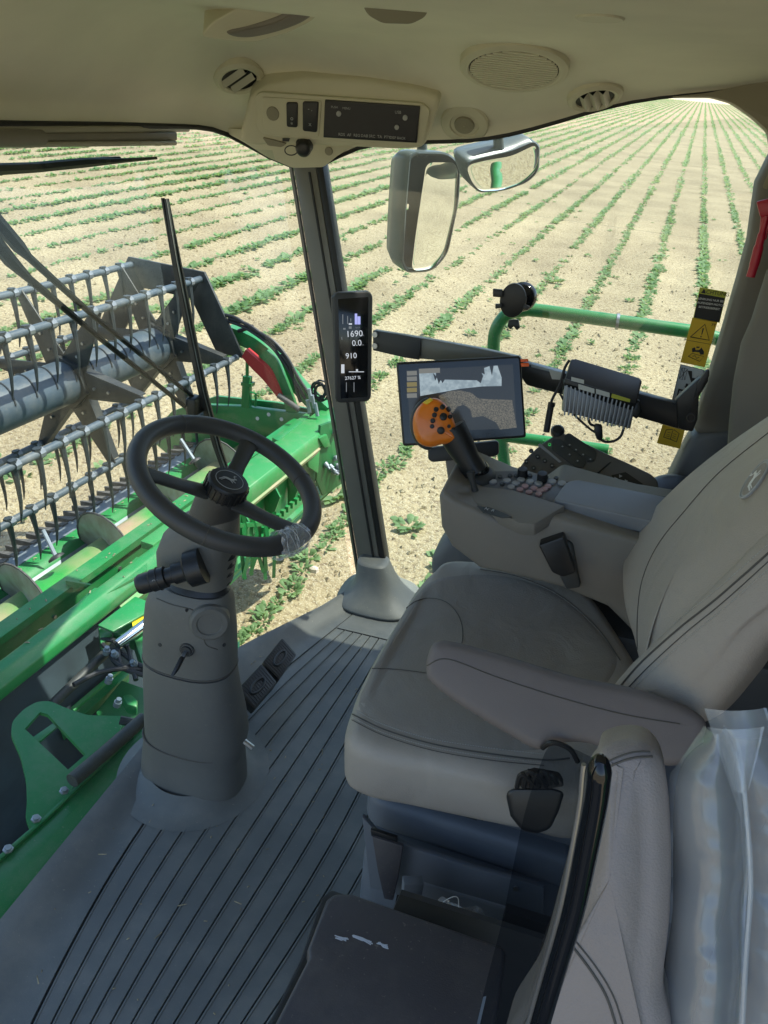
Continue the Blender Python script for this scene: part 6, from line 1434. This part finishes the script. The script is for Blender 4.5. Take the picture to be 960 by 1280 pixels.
# overhead radio pod
OP = Pl(at(430, 145, Y=1.93), (.16, -.94, -.26))
op = empty('radio_console', OP.P0, 'tan overhead console holding radio and two rocker switches', 'overhead console')
def slab2(name, pl, px, th, m, parent, bevel=.004, r=8, h=0.0, grow=1.0, dz=0.0, **k):
    o2 = roundpoly(px, r, 5); cx = sum(p[0] for p in o2)/len(o2); cy = sum(p[1] for p in o2)/len(o2)
    A = [pl.p(x, y, h) for x, y in o2]; c = sum(A, Vector())/len(A); B = [c+(p-c)*grow-pl.n*th+V(0, 0, dz) for p in A]
    return MB().rings([A, B]).build(name, m, parent, bevel=bevel, **k)
slab2('pod', OP, [(298, 178), (312, 120), (330, 108), (380, 98), (450, 100), (520, 112), (548, 122), (548, 134), (530, 186), (500, 188), (340, 180), (322, 184)], .26, 'trim_tan', op, .010, 10, -.012, 1.10, .10, seg=3)
slab('face', OP, [(319, 119), (326, 115), (528, 129), (538, 138), (528, 182), (400, 176), (330, 170), (320, 160)], .02, 'trim_tan', op, bevel=.004, r=6, h=.0)
slab('switch_plate', OP, [(327, 121), (402, 126), (398, 172), (336, 168), (328, 160)], .006, 'trim_tan', op, bevel=.002, r=4, h=.004)
MB().lathe([(.016, 0), (.015, .003), (0, .004)], OP.p(341, 142, .004), OP.n, 26, cap=False).build('blank_cap', 'trim_tan_dark', op)
for px in ([(357.5, 128), (372, 128.5), (371.5, 160), (358, 159)], [(378, 127), (398, 127.5), (396, 166), (378, 164)]):
    s_ = slab('rocker_switch', OP, px, .012, 'plastic_black', op, bevel=.003, r=3, h=.010)
    cx = sum(p[0] for p in px)/4; cy = sum(p[1] for p in px)/4; uu, vv = OP.frame((400, 140), (440, 143))
    for dy, t in ((4, 'o'), (12, '*')) if px[0][0] < 370 else ((9, 'x'), (-10, '- .')): text(t, .014, OP.p(cx, cy+dy, .0108), uu, vv, 'print_grey', s_)
rd = slab('radio', OP, [(406, 125), (525, 133), (521, 179), (404, 172)], .02, 'plastic_black', op, bevel=.002, h=.006)
slab('radio_face', OP, [(408, 128), (523, 135.5), (519, 176), (406, 169.5)], .002, 'plastic_black', rd, h=.0072)
uu, vv = OP.frame((410, 150), (520, 157))
for i in range(7): text(('RDS', 'AF', 'REG', 'DAB', 'SRC', 'TA', 'PTY')[i], .009, OP.p(427+i*9.5, 168.2+i*.55, .0078), uu, vv, 'print_grey', rd)
text('DISP BACK', .008, OP.p(497, 172.5, .0078), uu, vv, 'print_grey', rd)
for (x, y, r) in ((423.5, 142, .006), (506.5, 147, .006), (496, 159, .0055)): MB().lathe([(r, 0), (r, .003), (r*.6, .004), (0, .004)], OP.p(x, y, .0072), OP.n, 16, cap=False).build('radio_button', 'print_grey', rd)
text('PUSH', .007, OP.p(418, 134, .0078), uu, vv, 'print_grey', rd); text('MENU', .007, OP.p(433, 135.5, .0078), uu, vv, 'print_grey', rd); text('USB', .009, OP.p(497.5, 140.5, .0078), uu, vv, 'print_grey', rd)
slab('lower_tray', OP, [(328, 172), (345, 176), (358, 180), (352, 184), (335, 182)], .01, 'trim_tan_dark', op, r=2, h=-.006)
slab('small_socket', OP, [(353, 173), (362, 173.5), (361, 177), (353, 177)], .004, 'plastic_black', op, h=.003)
# 12 V plug with ring under it
pp_, n_ = OP.p(379, 186, .012), OP.n
pg = empty('accessory_plug', pp_, 'black socket plug with a thin ring under the radio console', 'socket plug')
MB().lathe([(.020, -.03), (.020, .0), (.015, .006), (.009, .008), (0, .008)], pp_, n_, 24, cap=False).build('plug_body', 'plastic_black', pg)
slab('plug_tab', OP, [(369, 176), (387, 177), (386, 186), (370, 185)], .02, 'plastic_black', pg, bevel=.003, h=.008, r=3)
MB().tube([OP.p(364+8*math.cos(t), 188+6*math.sin(t), .014) for t in np.arange(0, 6.2, .3)], .0014, 6, closed=True).build('key_ring', 'hose_black', pg)
gp, gn_ = OP.p(411, 189, .004), OP.n
# triangular trim piece between console and pillar
slab('gusset_trim', Pl(at(385, 200, Y=2.07), (.1, -1, -.15)), [(268, 158), (330, 165), (440, 172), (446, 180), (420, 196), (404, 209), (366, 210), (335, 197), (305, 178)], .05, 'trim_tan', op, bevel=.006, r=4, seg=3)
MB().lathe([(.011, 0), (.010, .003), (0, .004)], Pl(at(385, 200, Y=2.07), (.1, -1, -.15)).p(411, 189, .001), OP.n, 20, cap=False).build('trim_screw', 'trim_tan_dark', op)
